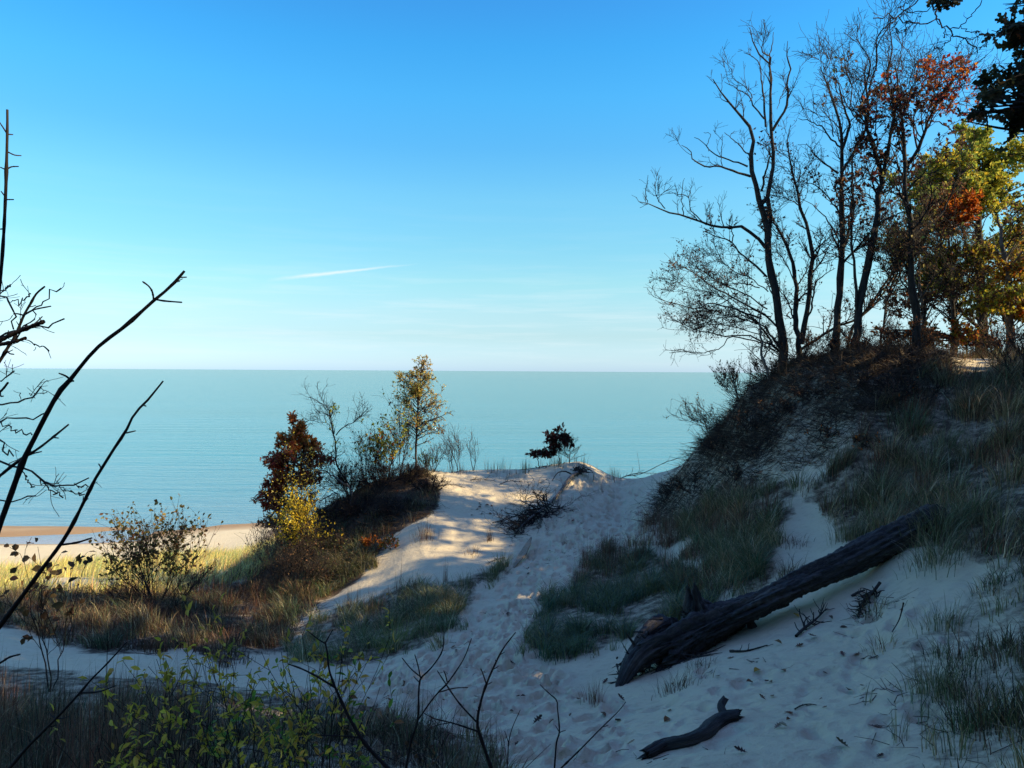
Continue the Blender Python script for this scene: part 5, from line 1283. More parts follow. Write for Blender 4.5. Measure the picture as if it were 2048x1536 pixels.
def rough_log(path, rad, n=200, k=56, seed=1, ridge=.018, lump=.03, jag0=.0, jag1=.0, fine=.006):
    """a weathered trunk: furrowed along its length, with ragged ends"""
    rng = np.random.default_rng(seed)
    c = resample(path, n); t = np.linspace(0, 1, n)
    R = np.interp(t, np.linspace(0, 1, len(rad)), rad)
    Tn = norm(np.gradient(c, axis=0))
    ref = np.array([0, 0, 1.0]); U = norm(np.cross(Tn, ref)); W_ = np.cross(Tn, U)
    an = np.arange(k) / k * 2 * np.pi
    L = np.linalg.norm(np.diff(c, axis=0), axis=1).sum()
    A_, T_ = np.meshgrid(an, t * L, indexing='xy')
    s = seed * 13.7
    tw = A_ + .15 * np.sin(T_ * 1.3)
    ca, sa = np.cos(tw), np.sin(tw)
    # furrows: noise fast around the girth, slow along the length (periodic in angle)
    def pn(fa, ft, o): return vnoise(ca * fa + o + T_ * ft, sa * fa + o * 1.7 + T_ * ft * .35)
    f = np.abs(pn(5.0, .9, s)) * 2
    f2 = np.abs(pn(10.0, 1.2, s + 9)) * 2
    d = ridge * (f - .4) + ridge * .6 * (f2 - .4) + lump * 2 * pn(.9, .9, s + 30) + fine * 2 * vnoise(A_ * 9 + s, T_ * 26)
    rr = R[:, None] * (1 + 0 * A_) + d * np.clip(R[:, None] / .2, .35, 1.3)
    V = c[:, None] + rr[..., None] * (np.cos(A_)[..., None] * U[:, None] + np.sin(A_)[..., None] * W_[:, None])
    # splintered ends
    for end, jag in ((0, jag0), (1, jag1)):
        if jag:
            e = np.exp(-((t if end == 0 else 1 - t) * L / .16))[:, None]
            sp_ = (vnoise(ca * 3.2 + s, sa * 3.2 + s) + .7 * vnoise(ca * 8 + s, sa * 8 - s)) * jag * 2
            V += (e * sp_)[..., None] * Tn[:, None] * (-1 if end == 0 else 1)
    V = V.reshape(-1, 3)
    i, j = np.meshgrid(np.arange(n - 1), np.arange(k), indexing='ij')
    a = i * k + j; b = i * k + (j + 1) % k
    Q = np.stack([a, b, b + k, a + k], -1).reshape(-1, 4)
    # hollowed end faces: ring in, then a centre point
    Vs = [V]; Ts = []; m = n * k
    for end in (0, 1):
        ring = V[:k] if end == 0 else V[-k:]; r0 = 0 if end == 0 else (n - 1) * k
        ctr = c[0] if end == 0 else c[-1]; tn = Tn[0] if end == 0 else -Tn[-1]
        inner = ctr + (ring - ctr) * .45 + tn * R[0 if end == 0 else -1] * .35 + rng.normal(0, .012, (k, 3))
        Vs.append(inner); jj = np.arange(k); o = (jj, (jj + 1) % k)
        q = np.stack([r0 + o[0], r0 + o[1], m + o[1], m + o[0]], -1)
        Q = np.vstack([Q, q[:, ::-1] if end == 0 else q])
        Vs.append((ctr + tn * R[0 if end == 0 else -1] * .5)[None])
        t3 = np.stack([m + o[0], m + o[1], np.full(k, m + k)], -1); Ts.append(t3[:, ::-1] if end == 0 else t3)
        m += k + 1
    g_ = np.stack([np.cos(tw), np.sin(tw), T_ / 10 * 3], -1).reshape(-1, 3) + seed * .37
    gr = np.vstack([g_] + [np.vstack([g_[:k], g_[:1]]), np.vstack([g_[-k:], g_[-1:]])])
    return np.vstack(Vs), [Q, np.vstack(Ts)], gr

# the big log
pA = onray(1318, 1305, .20); pB = onray(1860, 1046, .12)
pA[2] = H(pA[0], pA[1]) + .21; 
base = np.array([pA[0], pA[1], float(H(pA[0], pA[1]))])
big = empty('fallen_log', base, 'massive dark fallen log lying down the shaded right slope, torn butt end nearest', 'log')
pM = pA * .52 + pB * .48
pM2 = pA * .8 + pB * .2
path = [pA, pM2 + [0, 0, .01], pM + [0, 0, -.02], pB, pB + (pB - pA) * .03]
V, F, gr = rough_log(path, [.29, .27, .225, .20, .19, .185, .18, .18, .185, .185, .18], 230, 72, 5, ridge=.085, lump=.09, jag0=.3, fine=.02)
mesh_np('trunk', V, F, M['logbark'], big, tint=gr)
# torn fin of the broken limb on top, and the root flares at the butt
def lp(px, py, d): return P(px, py, d)
dA = pA[1]
for nm, pts, rad, sd_ in (
    ('broken_limb', [lp(1425, 1268, dA + .55), lp(1405, 1238, dA + .5), lp(1390, 1212, dA + .45), lp(1384, 1184, dA + .42)], [.30, .26, .19, .07], 11),
    ('broken_limb', [lp(1458, 1262, dA + .7), lp(1432, 1236, dA + .6), lp(1404, 1212, dA + .5)], [.22, .19, .10], 12),
    ('root_flare', [lp(1370, 1290, dA + .3), lp(1310, 1305, dA - .05), lp(1268, 1335, dA - .3), lp(1236, 1388, dA - .55)], [.26, .22, .14, .035], 13),
    ('root_flare', [lp(1350, 1265, dA + .5), lp(1320, 1262, dA + .2), lp(1285, 1285, dA), lp(1262, 1310, dA - .1)], [.19, .17, .12, .04], 14),
    ('root_flare', [lp(1350, 1310, dA + .2), lp(1330, 1335, dA - .1), lp(1310, 1360, dA - .3), lp(1300, 1385, dA - .4)], [.16, .13, .08, .03], 15),
    ('root_flare', [lp(1400, 1315, dA + .4), lp(1385, 1345, dA + .1), lp(1370, 1370, dA - .1)], [.10, .07, .025], 16)):
    V, F, gr = rough_log(pts, rad, 60, 48, sd_, ridge=.09, lump=.10, jag1=.2, fine=.02)
    mesh_np(nm, V, F, M['logbark'], big, tint=gr)
# knots: short broken stubs along the trunk
for nm, (kx, ky, ko), kr in (('knot', (1560, 1185, .0), .07), ('knot', (1690, 1118, .0), .06), ('knot', (1500, 1230, .0), .05)):
    k0 = lp(kx, ky + 12, float(np.interp(kx, [1318, 1860], [pA[1], pB[1]])) - .02); kd = np.array([-.05, -.03, .11])
    V, F, gr = rough_log([k0 - kd * .8, k0, k0 + kd], [kr * 1.5, kr, kr * .6], 24, 24, 17, ridge=.03, lump=.04, jag1=.05, fine=.006)
    mesh_np(nm, V, F, M['logbark'], big, tint=gr)
# torn fine roots hanging under the butt
rq = np.random.default_rng(403); rp_ = []
for i in range(150):
    s_ = lp(rq.uniform(1280, 1400), rq.uniform(1300, 1345), dA + rq.uniform(-.3, .2)); e_ = s_ + np.array([rq.normal(.08, .15), rq.normal(-.05, .12), -rq.uniform(.1, .4)])
    m_ = (s_ + e_) / 2 + rq.normal(0, .05, 3)
    for q_ in (m_, e_): q_[2] = max(q_[2], float(H(q_[0], q_[1])) + .005)
    rp_.append((np.array([s_, m_, e_]), rq.uniform(.006, .014), .003))
V, F = tubes(*stack_paths(rp_, 6), 4)
tag(mesh_np('fine_roots', V, F, M['charred'], big, smooth=False), kind='stuff')
# splinters along the torn butt
rs = np.random.default_rng(402)
sp_p = []
for i in range(130):
    q = rs.random(); s = lp(1245 + 160 * q + rs.normal(0, 10), 1355 - 110 * q + rs.normal(0, 24), dA - .35 + .85 * q)
    e = s + np.array([rs.normal(-.10, .08), rs.normal(-.05, .06), rs.normal(.02, .11)])
    sp_p.append((np.array([s, e]), rs.uniform(.012, .035), .003))
V, F = tubes(*stack_paths(sp_p, 3), 4)
tag(mesh_np('splinters', V, F, M['charred'], big, smooth=False), kind='stuff')
# small log
q = [onray(x, y, .05) for x, y in ((1293, 1506), (1325, 1490), (1370, 1480), (1402, 1467), (1428, 1447), (1450, 1436), (1474, 1431))]
q = [np.array([a[0], a[1], H(a[0], a[1]) + .045]) for a in q]
b0 = np.array([q[3][0], q[3][1], float(H(q[3][0], q[3][1]))])
sm = empty('small_log', b0, 'short crooked dark log with a forked end lying on the sand at the bottom right', 'log')
V, F, gr = rough_log(q, [.05, .058, .056, .06, .075, .07, .055], 120, 48, 21, ridge=.03, lump=.045, jag0=.09, jag1=.08, fine=.008); mesh_np('trunk', V, F, M['logbark'], sm, tint=gr)
e = q[5]
V, F, gr = rough_log([e, e + [-.01, .12, .06], e + [.05, .2, .10]], [.045, .04, .028], 30, 24, 22, ridge=.02, lump=.03, jag1=.05, fine=.005); mesh_np('stub', V, F, M['logbark'], sm, tint=gr)
# driftwood plank standing out of the sand
a_, b_ = onray(1062, 1080, .06, 12), onray(1024, 1138, .02, 12)
b0 = np.array([b_[0], b_[1], float(H(b_[0], b_[1]))])
dw = empty('driftwood_plank', b0, 'pale split piece of driftwood stuck in the sand beside the path', 'driftwood')
ax = a_ - b_; ax[2] += .10; sd_ = np.array([.16, -.02, .05])
n = 16; t = np.linspace(0, 1, n)
wd = np.interp(t, [0, .15, .45, .75, 1], [.05, .35, 1, .75, .12]); jg = 1 + .25 * np.array([vnoise(np.array(x * 7.0), np.array(2.0)) for x in t])
ctr = (b_ + [0, 0, -.03]) + ax * t[:, None]
up_ = norm(np.cross(ax, sd_)[None])[0]
lft = ctr - sd_ * .4 * wd[:, None]; rgt = ctr + sd_ * (.9 * wd * jg)[:, None]
ring = [lft - up_ * .02, lft + up_ * .035, ctr + up_ * .05, rgt + up_ * .02, rgt - up_ * .012]
V = np.stack(ring, 1).reshape(-1, 3); k = 5
i, j = np.meshgrid(np.arange(n - 1), np.arange(k), indexing='ij'); a = i * k + j; b = i * k + (j + 1) % k
mesh_np('plank', V, [np.stack([a, b, b + k, a + k], -1).reshape(-1, 4), np.array([[0, 1, 2], [0, 2, 3], [0, 3, 4], [(n-1)*k+2, (n-1)*k+1, (n-1)*k], [(n-1)*k+3, (n-1)*k+2, (n-1)*k], [(n-1)*k+4, (n-1)*k+3, (n-1)*k]])], M['drift'], dw, smooth=False)
# dead tree top lying down the crest, root ball uppermost
def sand(px, py, lift): 
    p = onray(px, py, lift, 12)
    if p[1] > 29: p = onground(px, 27.2)
    return np.array([p[0], p[1], H(p[0], p[1]) + lift])
tr = [sand(1158, 943, .10), sand(1140, 955, .12), sand(1124, 978, .08), sand(1104, 1002, .10), sand(1080, 1022, .12), sand(1056, 1040, .12), sand(1030, 1066, .06)]
b0 = np.array([tr[2][0], tr[2][1], float(H(tr[2][0], tr[2][1]))])
dt = empty('fallen_dead_tree', b0, 'small dead tree fallen down the sand face, root ball uppermost and twigs below', 'dead tree')
Pt, R = stack_paths([(np.array(tr), .06, .02)], 24); V, F = tubes(Pt, R, 8); mesh_np('trunk', V, F, M['bark_pale'], dt)
bp = [(np.array([sand(1100, 1003, .1), sand(1080, 1000, .3), sand(1066, 985, .5)]), .018, .006), (np.array([sand(1080, 1022, .1), sand(1058, 1010, .3), sand(1040, 1000, .3)]), .018, .006),
      (np.array([sand(1070, 1030, .1), sand(1040, 1030, .2), sand(1000, 1045, .1)]), .022, .007), (np.array([sand(1090, 1012, .1), sand(1110, 1018, .2), sand(1128, 1012, .2)]), .016, .006),
      (np.array([sand(1075, 1026, .1), sand(1085, 1040, .15), sand(1072, 1052, .1)]), .016, .006), (np.array([sand(1056, 1040, .1), sand(1030, 1050, .15), sand(1012, 1060, .1)]), .016, .006)]
for p_ in bp:
    Pt1, R1 = stack_paths([p_], 10); V, F = tubes(Pt1, R1, 6); mesh_np('limb', V, F, M['bark'], dt)
rg = np.random.default_rng(404)
LPx, LRx = stack_paths([(np.array(tr[3:]), .05, .02)] * 2 + bp, 12)
A1, AR1 = grow(rg, LPx, LRx, 170, 6, .15, 1, .62, .4, 50, 15, .05, .3, .5, .005, .6, .2); A2, AR2 = grow(rg, A1, AR1, 620, 4, .1, 1, .3, .4, 45, 15, 0, .3, .6, .0045, .7, .2)
mb = MBuf()
for q_ in ((A1, AR1), (A2, AR2)):
    q_[0][:, :, 2] = np.maximum(q_[0][:, :, 2], H(q_[0][:, :, 0], q_[0][:, :, 1]) + .005)
    V, F = tubes(*q_, 3); mb.add(V, F)
tag(mb.build('twigs', M['twig'], dt), kind='stuff')
rt = [(np.array([tr[0], tr[0] + rg.normal(0, .12, 3) * [1, 1, .6] + [.05, 0, .02], tr[0] + rg.normal(0, .2, 3) * [1, 1, .6]]), .03, .006) for _ in range(34)]
rt += [(np.array([sand(1145, 950, .08), sand(1130, 943, .22), sand(1115, 946, .22), sand(1104, 962, .03)]), .028, .012)] * 1 + [(np.array([sand(1150, 952, .1), sand(1140, 965, .12), sand(1134, 976, .05)]), .016, .006)] * 1
V, F = tubes(*stack_paths(rt, 8), 5); tag(mesh_np('roots', V, F, M['bark'], dt), kind='stuff')

# sticks lying about
def stick(name, label, pts, r0, r1, twig=0, seed=1, mat='bark', cat='stick', lift=.02, dd0=None):
    rng = np.random.default_rng(seed)
    p = [P(a[0], a[1], dd0) for a in pts] if dd0 else [onray(x, y, l, 4) for x, y, l in [(a + (lift,) if len(a) == 2 else a) for a in pts]]
    far = np.median([q_[1] for q_ in p])
    for i, a in enumerate(pts if not dd0 else []):                    # a point against the lake keeps the distance of its neighbours
        if abs(p[i][1] - far) > 2.0 or p[i][1] > 29:
            dd = min(p[0][1], 28.0) if p[0][1] < 29 else 27.5; p[i] = P(a[0], a[1], dd)
            if len(a) == 2: p[i][2] = max(p[i][2], H(p[i][0], p[i][1]) + lift)
    p = np.array(p); b = p[0].copy(); b[2] = H(b[0], b[1])
    r_ = empty(name, b, label, cat)
    Pt, R = stack_paths([(p, r0, r1)], 14); R = knobbly(rng, Pt, R, .12); V, F = tubes(Pt, R, 6); mesh_np('stem', V, F, M[mat], r_)
    if twig:
        A_, AR_ = grow(rng, Pt, R, twig, 5, .1, 1, .25 * np.linalg.norm(p[-1] - p[0]), .4, 45, 15, .1, .25, .7, max(.0025, r1 * .6), .5, .2)
        A_[:, :, 2] = np.maximum(A_[:, :, 2], H(A_[:, :, 0], A_[:, :, 1]) + .003)
        V, F = tubes(A_, AR_, 4); tag(mesh_np('twigs', V, F, M[mat], r_), kind='stuff')
    return r_
stick('dead_branch', 'dark twiggy dead branch on the sand below the middle of the big log', [(1592, 1272), (1610, 1255, .05), (1632, 1238, .06), (1652, 1218, .05)], .022, .008, 26, 411, cat='branch')
stick('stick', 'thin upright stick with a dark seed head right of the big log', [(1784, 1264), (1798, 1240, .08), (1805, 1215, .22), (1807, 1206, .28)], .006, .009, 0, 412)
stick('stick', 'thin bent stick lying on the smooth sand above the small log', [(1590, 1418), (1600, 1412), (1618, 1408), (1633, 1410)], .007, .004, 2, 413)
stick('stick', 'short stick with a stub on the sand left of the lower right grass', [(1722, 1318), (1740, 1316), (1756, 1311)], .007, .004, 5, 414)
stick('stick', 'dark strip of bark lying just under the belly of the big log', [(1460, 1302), (1490, 1302), (1515, 1296), (1535, 1290)], .018, .006, 3, 415)
stick('dead_branch', 'dark clump of roots hanging on the sand under the right part of the big log', [(1760, 1165, .1), (1745, 1185, .08), (1725, 1205, .05), (1715, 1232)], .025, .006, 70, 416, cat='branch')
stick('dead_branch', 'short dark branch beside the hanging root clump, under the log', [(1703, 1192), (1718, 1184, .05), (1730, 1180, .05)], .02, .01, 14, 417, cat='branch')
stick('root', 'long thin root arcing over the saddle toward the water', [(1250, 952), (1275, 950, .05), (1300, 940, .25), (1330, 925, .5), (1372, 912, .3)], .014, .006, 6, 418, cat='root', dd0=26.3)
stick('root', 'second thin dark root running along the lip of the saddle', [(1240, 957), (1265, 948, .05), (1290, 946, .05), (1330, 948)], .016, .006, 8, 419, cat='root', dd0=26.9)
stick('stick', 'short dark twisted stick on the upper dune face right of the saddle', [(1468, 952), (1475, 935, .1), (1466, 920, .15), (1458, 905, .2)], .014, .006, 5, 420)
for i, (pts, lab) in enumerate([
    ([(1000, 968), (1020, 962, .04), (1045, 964)], 'dark twig on the sand face just under the crest, left of the fallen dead tree'), ([(940, 960), (965, 958, .04), (990, 962)], 'dark twig on the sand just under the crest, above the shadowed hollow'),
    ([(985, 1045), (1005, 1040, .03), (1018, 1030, .08)], 'dark twig on the sunlit sand left of the fallen dead tree'), ([(870, 975), (900, 968, .06), (930, 975)], 'dark root sticking out of the sand at the right end of the bank'),
    ([(1010, 1115), (990, 1120, .03), (975, 1128)], 'small dead twig left of the driftwood'), ([(1120, 1010), (1112, 1022, .05), (1095, 1026)], 'loose twig right of the fallen dead tree')]):
    stick('twig', lab, [q_[:2] for q_ in pts], .014, .005, 9, 430 + i, cat='twig', lift=.03) if pts[0][1] > 970 else stick('twig', lab, pts, .014, .005, 9, 430 + i, cat='twig', dd0=float(G(pts[0][0], pts[0][1], dmax=29)[1]) - .1)

# ---------------------------------------------------------------- bare stems in the foreground
def stems(name, label, lst, d, seed, r_tip=.0022, nubs=0, mat='twig', cat='sapling', spread=.10, kk=8):
    """lst: list of (photograph points, r0, r1)"""
    rng = np.random.default_rng(seed); out = []
    for i, (pts, r0, r1) in enumerate(lst):
        q = trace(pts, [d, d + rng.uniform(-spread, spread)] if i else d)
        th = .75 if cat == 'sapling' and pts[0][1] > 1420 else .92
        out.append((q, r0 * th, r1 * th))
    b = out[0][0][0].copy()
    r_ = empty(name, b, label, cat)
    for i, (q, r0, r1) in enumerate(out):
        Pt, R = stack_paths([(q, r0, r1)], 30 if i == 0 else 14); R = knobbly(rng, Pt, R, .06)
        if i == 0 or len(q) > 3:                                   # bud scars swell the stem at intervals
            for z in rng.choice(np.arange(3, R.shape[1] - 1), min(4, R.shape[1] - 5), replace=False): R[0, z] *= 1.28
        V, F = tubes(Pt, R, kk); mesh_np('stem' if i == 0 else 'twig', V, F, M[mat], r_)
    if nubs:
        Pt, R = stack_paths(out[:1], 30)
        A_, AR_ = grow(rng, Pt, R, nubs, 3, .15, .98, d * .008, .4, 55, 12, .2, .15, .6, .0012 * d / 2.5, .6, .1)
        V, F = tubes(A_, AR_, 5); tag(mesh_np('buds', V, F, M[mat], r_), kind='stuff')
    return r_
def z7(*p): return [(x / 1.7075, 200 + y / 1.7075) for x, y in p]
def z5(*p): return [(x / 2.954, 540 + y / 2.954) for x, y in p]
def z40(*p): return [(x / 2.621, 950 + y / 2.621) for x, y in p]
def z50(*p): return [(400 + x / 2.56, 1150 + y / 2.56) for x, y in p]
stems('bare_shoot', 'upright bare shoot with short side buds at the very left edge', [
    (z7((-60, 1050), (-25, 800), (0, 615), (10, 500), (18, 350), (22, 230), (25, 100), (25, 33)), .0085, .0042), (z7((28, 178), (50, 188), (72, 190)), .0028, .002), (z7((22, 117), (44, 118)), .0028, .002), (z7((22, 112), (8, 90), (-6, 70)), .0028, .002),
    (z7((24, 236), (40, 228), (64, 227)), .0028, .002), (z7((20, 238), (2, 230)), .0028, .002), (z7((19, 332), (10, 320), (4, 312)), .0025, .002), (z7((18, 340), (46, 340)), .0028, .002), (z7((10, 440), (-8, 442)), .0028, .002)], 2.5, 501)
stems('bare_shoot', 'long bare stem arching up from the left edge and forking above the horizon', [
    (z7((-110, 1750), (-50, 1600), (0, 1450), (40, 1340), (80, 1230), (120, 1150), (150, 1090), (200, 1000), (240, 955), (300, 880), (350, 830), (430, 770), (525, 685), (580, 640), (612, 605), (630, 584)), .0115, .0042), (z7((525, 682), (520, 655), (508, 636), (487, 620)), .0036, .0022), (z7((528, 680), (560, 686), (621, 691)), .0036, .0026),
    (z7((612, 606), (637, 605)), .0028, .0022), (z7((242, 957), (225, 943), (201, 933)), .0040, .0026), (z7((242, 957), (252, 960)), .0040, .003)], 2.5, 502, nubs=7)
stems('bare_shoot', 'second long bare stem rising from the lower left edge to just under the horizon', [
    (z40((-160, 1000), (0, 790), (120, 630), (230, 480), (320, 360), (380, 260), (440, 140), (510, 0)) + z7((340, 1270), (390, 1190), (430, 1130), (460, 1070), (500, 1030), (557, 960)), .0095, .0032), (z40((322, 366), (400, 355), (450, 340), (481, 330)), .0042, .0028), (z7((432, 1137), (462, 1130)), .003, .0022), (z7((346, 1262), (342, 1250), (337, 1243)), .003, .0022), (z7((490, 1042), (500, 1046)), .003, .0022)], 2.6, 503, nubs=6)
stems('bare_shoot', 'slim bare stem crossing the thick broken twigs at the left edge', [(z5((-90, 660), (0, 535), (45, 460), (90, 390), (140, 270), (180, 200), (215, 140), (265, 97)), .0065, .0032), (z5((45, 480), (58, 494), (82, 498)), .003, .002), (z5((140, 268), (200, 235), (300, 214)), .0035, .0022), (z5((130, 265), (100, 258), (80, 260)), .003, .002)], 2.5, 504, nubs=5)
stems('bare_shoot', 'thick broken-ended twig pointing in from the left edge above the horizon', [(z5((-120, 470), (0, 415), (80, 375), (170, 340), (262, 303)), .0092, .0062), (z5((150, 345), (200, 320), (250, 275)), .003, .002)], 2.4, 505, nubs=4)
stems('bare_shoot', 'shorter thick twig just beneath the broken-ended one', [(z5((-120, 460), (0, 440), (80, 425), (155, 400)), .0080, .0052), (z5((90, 420), (120, 370), (160, 320)), .003, .002)], 2.45, 506, nubs=3)
stems('bare_shoot', 'short tapering twig tip at the left edge just below the horizon', [(z5((-120, 810), (0, 720), (48, 664)), .0055, .0035), (z5((0, 722), (5, 745), (20, 745)), .003, .002)], 2.4, 507)
stems('bare_shoot', 'thin twig crossing the long arching stem low over the water', [(z5((-120, 1300), (0, 1215), (80, 1150), (180, 1085), (240, 1045), (310, 990), (405, 913)), .0062, .0032), (z5((165, 1096), (205, 1082), (245, 1073)), .0032, .0022), (z5((312, 988), (345, 993)), .003, .002)], 2.55, 508, nubs=5)
stems('bare_shoot', 'slanting dark stem in the near left corner with short side twigs', [(z40((-60, 1650), (50, 1536), (150, 1420), (290, 1280), (420, 1140), (480, 1070), (560, 990), (665, 875)), .0085, .0028), (z40((420, 1143), (520, 1135), (605, 1105)), .004, .0022), (z40((292, 1280), (330, 1275), (362, 1265)), .003, .002), (z40((290, 1277), (270, 1262), (258, 1245)), .003, .002)], 2.7, 509, nubs=6)
stems('bare_shoot', 'stub of twig at the left edge over the shaded sand', [(z40((-60, 1010), (0, 985), (50, 955), (105, 940)), .005, .003)], 2.6, 510)
# fine-twigged tree just outside the left edge
ft = [(z5((-380, 1400), (-330, 1000), (-260, 700), (-220, 400), (-200, 150)), .035, .012),
 (z5((-240, 520), (-80, 420), (0, 390), (100, 370), (200, 335), (300, 330), (380, 288)), .010, .003), (z5((-230, 330), (-80, 180), (0, 150), (60, 190), (75, 280), (80, 350)), .009, .003), (z5((0, 150), (30, 120), (60, 85)), .005, .003),
 (z5((100, 372), (180, 300), (200, 230), (300, 150), (362, 108)), .006, .0025), (z5((150, 398), (200, 450), (290, 480)), .005, .0025), (z5((60, 190), (130, 180), (180, 140)), .004, .0025),
 (z5((-300, 900), (-80, 830), (0, 795), (100, 770), (190, 740), (242, 690)), .009, .003), (z5((-310, 960), (-60, 920), (0, 890), (80, 870), (200, 870), (280, 840)), .009, .003), (z5((0, 895), (80, 950), (190, 975)), .006, .0025),
 (z5((-340, 1100), (-60, 1100), (0, 1125), (100, 1160), (200, 1200), (250, 1240), (350, 1275), (440, 1265), (525, 1228)), .011, .003), (z5((240, 1232), (300, 1300), (372, 1345)), .006, .0025), (z5((130, 1175), (160, 1240), (205, 1280)), .005, .0025),
 (z5((-200, 900), (0, 1000), (30, 1060), (80, 1100)), .006, .0025), (z5((-340, 1300), (-40, 1350), (60, 1365), (210, 1335)), .008, .0025), (z5((440, 1266), (480, 1285), (510, 1290)), .004, .0025), (z5((350, 1276), (420, 1310), (500, 1325)), .004, .0025), (z5((-200,650),(-60,660),(20,650),(85,595)), .006,.0025)]
traced_tree('fine_twigged_tree', 'fine bare twigs of a small tree reaching in from the left edge over the lake', 6.0, ft, twig=(50, 90, 0), seed=511, spread=.35, twlen=(.2, .11, .08), wob=.12, rmin=.0024, up=.05, ground=True, leafspec=None, cat='tree')
# forked saplings along the bottom edge
stems('forked_sapling', 'dark bare sapling rising from the yellow-leaved bush, forked low with pale tips', [
    (z50((1040, 1080), (960, 988), (850, 870), (780, 760), (730, 660), (690, 570), (660, 480), (652, 400), (640, 340)), .0115, .0035), (z50((690, 575), (600, 520), (520, 480), (450, 455)), .005, .0025), (z50((828, 832), (740, 825), (600, 820)), .0045, .0025), (z50((640, 350), (600, 325), (550, 285)), .0032, .002), (z50((640, 350), (660, 315), (680, 280)), .0032, .002)], 3.0, 521, nubs=6)
stems('forked_sapling', 'slender bare sapling with an antler-like top against the path, left of the other forked one', [
    (z50((1035, 1080), (1055, 988), (1080, 850), (1115, 740), (1120, 600), (1130, 530), (1180, 480), (1240, 390), (1250, 290)), .0085, .0026), (z50((1130, 530), (1115, 460), (1100, 408)), .0035, .0022), (z50((1130, 522), (1080, 480), (1035, 425)), .0035, .0022), (z50((1125, 552), (1095, 520)), .003, .0022),
    (z50((1115, 745), (1180, 650), (1230, 590), (1270, 550), (1350, 430), (1390, 325)), .005, .0022)], 3.3, 522, nubs=6)
stems('forked_sapling', 'widely forked bare sapling at the bottom centre, its right fork reaching highest', [
    (z50((1520, 1080), (1490, 988), (1450, 870), (1420, 760), (1440, 640), (1470, 550), (1500, 480), (1550, 380), (1616, 293)), .0105, .003), (z50((1465, 555), (1450, 510), (1438, 480)), .0035, .0022), (z50((1420, 757), (1330, 660), (1260, 560), (1215, 490)), .0055, .0024), (z50((1265, 545), (1258, 515), (1248, 490)), .003, .0022),
    (z50((1422, 800), (1300, 760), (1200, 735), (1148, 708)), .0048, .0024), (z50((1225, 600), (1300, 580), (1372, 576)), .0035, .0022), (z50((1290, 755), (1210, 770), (1150, 800)), .003, .002)], 3.2, 523, nubs=7)
stems('bare_shoot', 'short grey shoot standing on the sand bottom centre, bent at the top', [(z50((1812, 1060), (1815, 988), (1825, 860), (1840, 800), (1830, 680), (1825, 640), (1780, 600), (1740, 560)), .0065, .0022), (z50((1840, 808), (1855, 800), (1872, 795)), .003, .002), (z50((1840, 805), (1820, 770)), .003, .002)], 3.5, 524)
stems('bare_shoot', 'straight dark shoot slanting up to the right toward the butt of the big log', [(z50((1780, 1060), (1850, 988), (1950, 890), (2048, 790), (2140, 700), (2180, 650)), .0060, .0022), (z50((2060, 778), (2090, 770)), .003, .002)], 3.5, 525)
stems('bare_shoot', 'thin twiggy shoot between the bent grey one and the forked sapling', [(z50((1560, 1060), (1575, 960), (1580, 860), (1600, 780), (1640, 690)), .0045, .002), (z50((1580, 860), (1560, 800)), .0028, .002)], 3.5, 526)

# yellow-green leaved bushes in the foreground
C_YL = [(.62,.48,.06),(.68,.52,.07),(.48,.40,.05),(.32,.32,.05),(.56,.36,.07)]
C_GL = [(.10,.20,.03),(.14,.25,.035),(.24,.28,.04)]
shrub('leafy_bush', 'yellow-green leaved bush spreading at the bottom left, its arching stems against the sand', onground(430, 3.7), 1.25, .62, 14, (80, 120), 760, C_YL, .043, seed=601, r=.006, rmin=.0018, tpl=tpl_leaf(.19), leafpart=290, wob=.15, up=.1, t0=.25, flat=1.2, leafmin=.15)
shrub('leafy_bush', 'second yellow-leaved bush beside it, behind the low fork of the dark sapling', onground(590, 3.8), 1.3, .5, 12, (70, 110), 640, C_YL, .043, seed=602, r=.006, rmin=.0018, tpl=tpl_leaf(.19), leafpart=290, wob=.15, up=.1, t0=.25, flat=1.2, leafmin=.2)
shrub('leafy_bush', 'low yellow-green bush at the bottom edge beneath the dark forked sapling', onground(720, 3.3), .75, .35, 8, (40, 60), 360, C_YL[1:] + C_GL, .042, seed=603, r=.005, rmin=.0018, tpl=tpl_leaf(.19), leafpart=240, wob=.15, up=.1, t0=.25, flat=1.2)
shrub('leafy_sprig', 'bright green sprig with orange lower leaves sticking up behind the yellow bushes', onground(560, 5.2), 1.05, .18, 3, (18, 24), 120, C_GL + C_YL[:1] + [(.40,.22,.03)], .06, seed=604, r=.006, rmin=.002, tpl=tpl_leaf(.19), leafpart=120, leafmin=.5, flat=1.2, cat='sprig')
shrub('leafy_sprig', 'green leafy sprig leaning left over the sand, left of the bright sprig', onground(470, 5.0), .95, .22, 3, (12, 18), 70, C_GL, .07, seed=605, r=.006, rmin=.002, tpl=tpl_leaf(.22), leafpart=70, leafmin=.5, flat=1.2, lean=(-.12, 0), cat='sprig')
shrub('leafy_sprig', 'thin sprig with narrow green and russet leaves against the path, right of the yellow bushes', onground(690, 4.3), 1.05, .25, 4, (14, 20), 90, C_GL + [(.25,.12,.05)], .055, seed=606, r=.005, rmin=.002, tpl=tpl_leaf(.2), leafpart=90, leafmin=.4, flat=1.2, cat='sprig')
shrub('weed', 'dark leafless weed with curled seed heads at the bottom, against the sand', onground(880, 4.6), .8, .25, 5, (30, 40), 60, C_BROWN, .03, seed=607, r=.005, rmin=.0018, cat='weed')

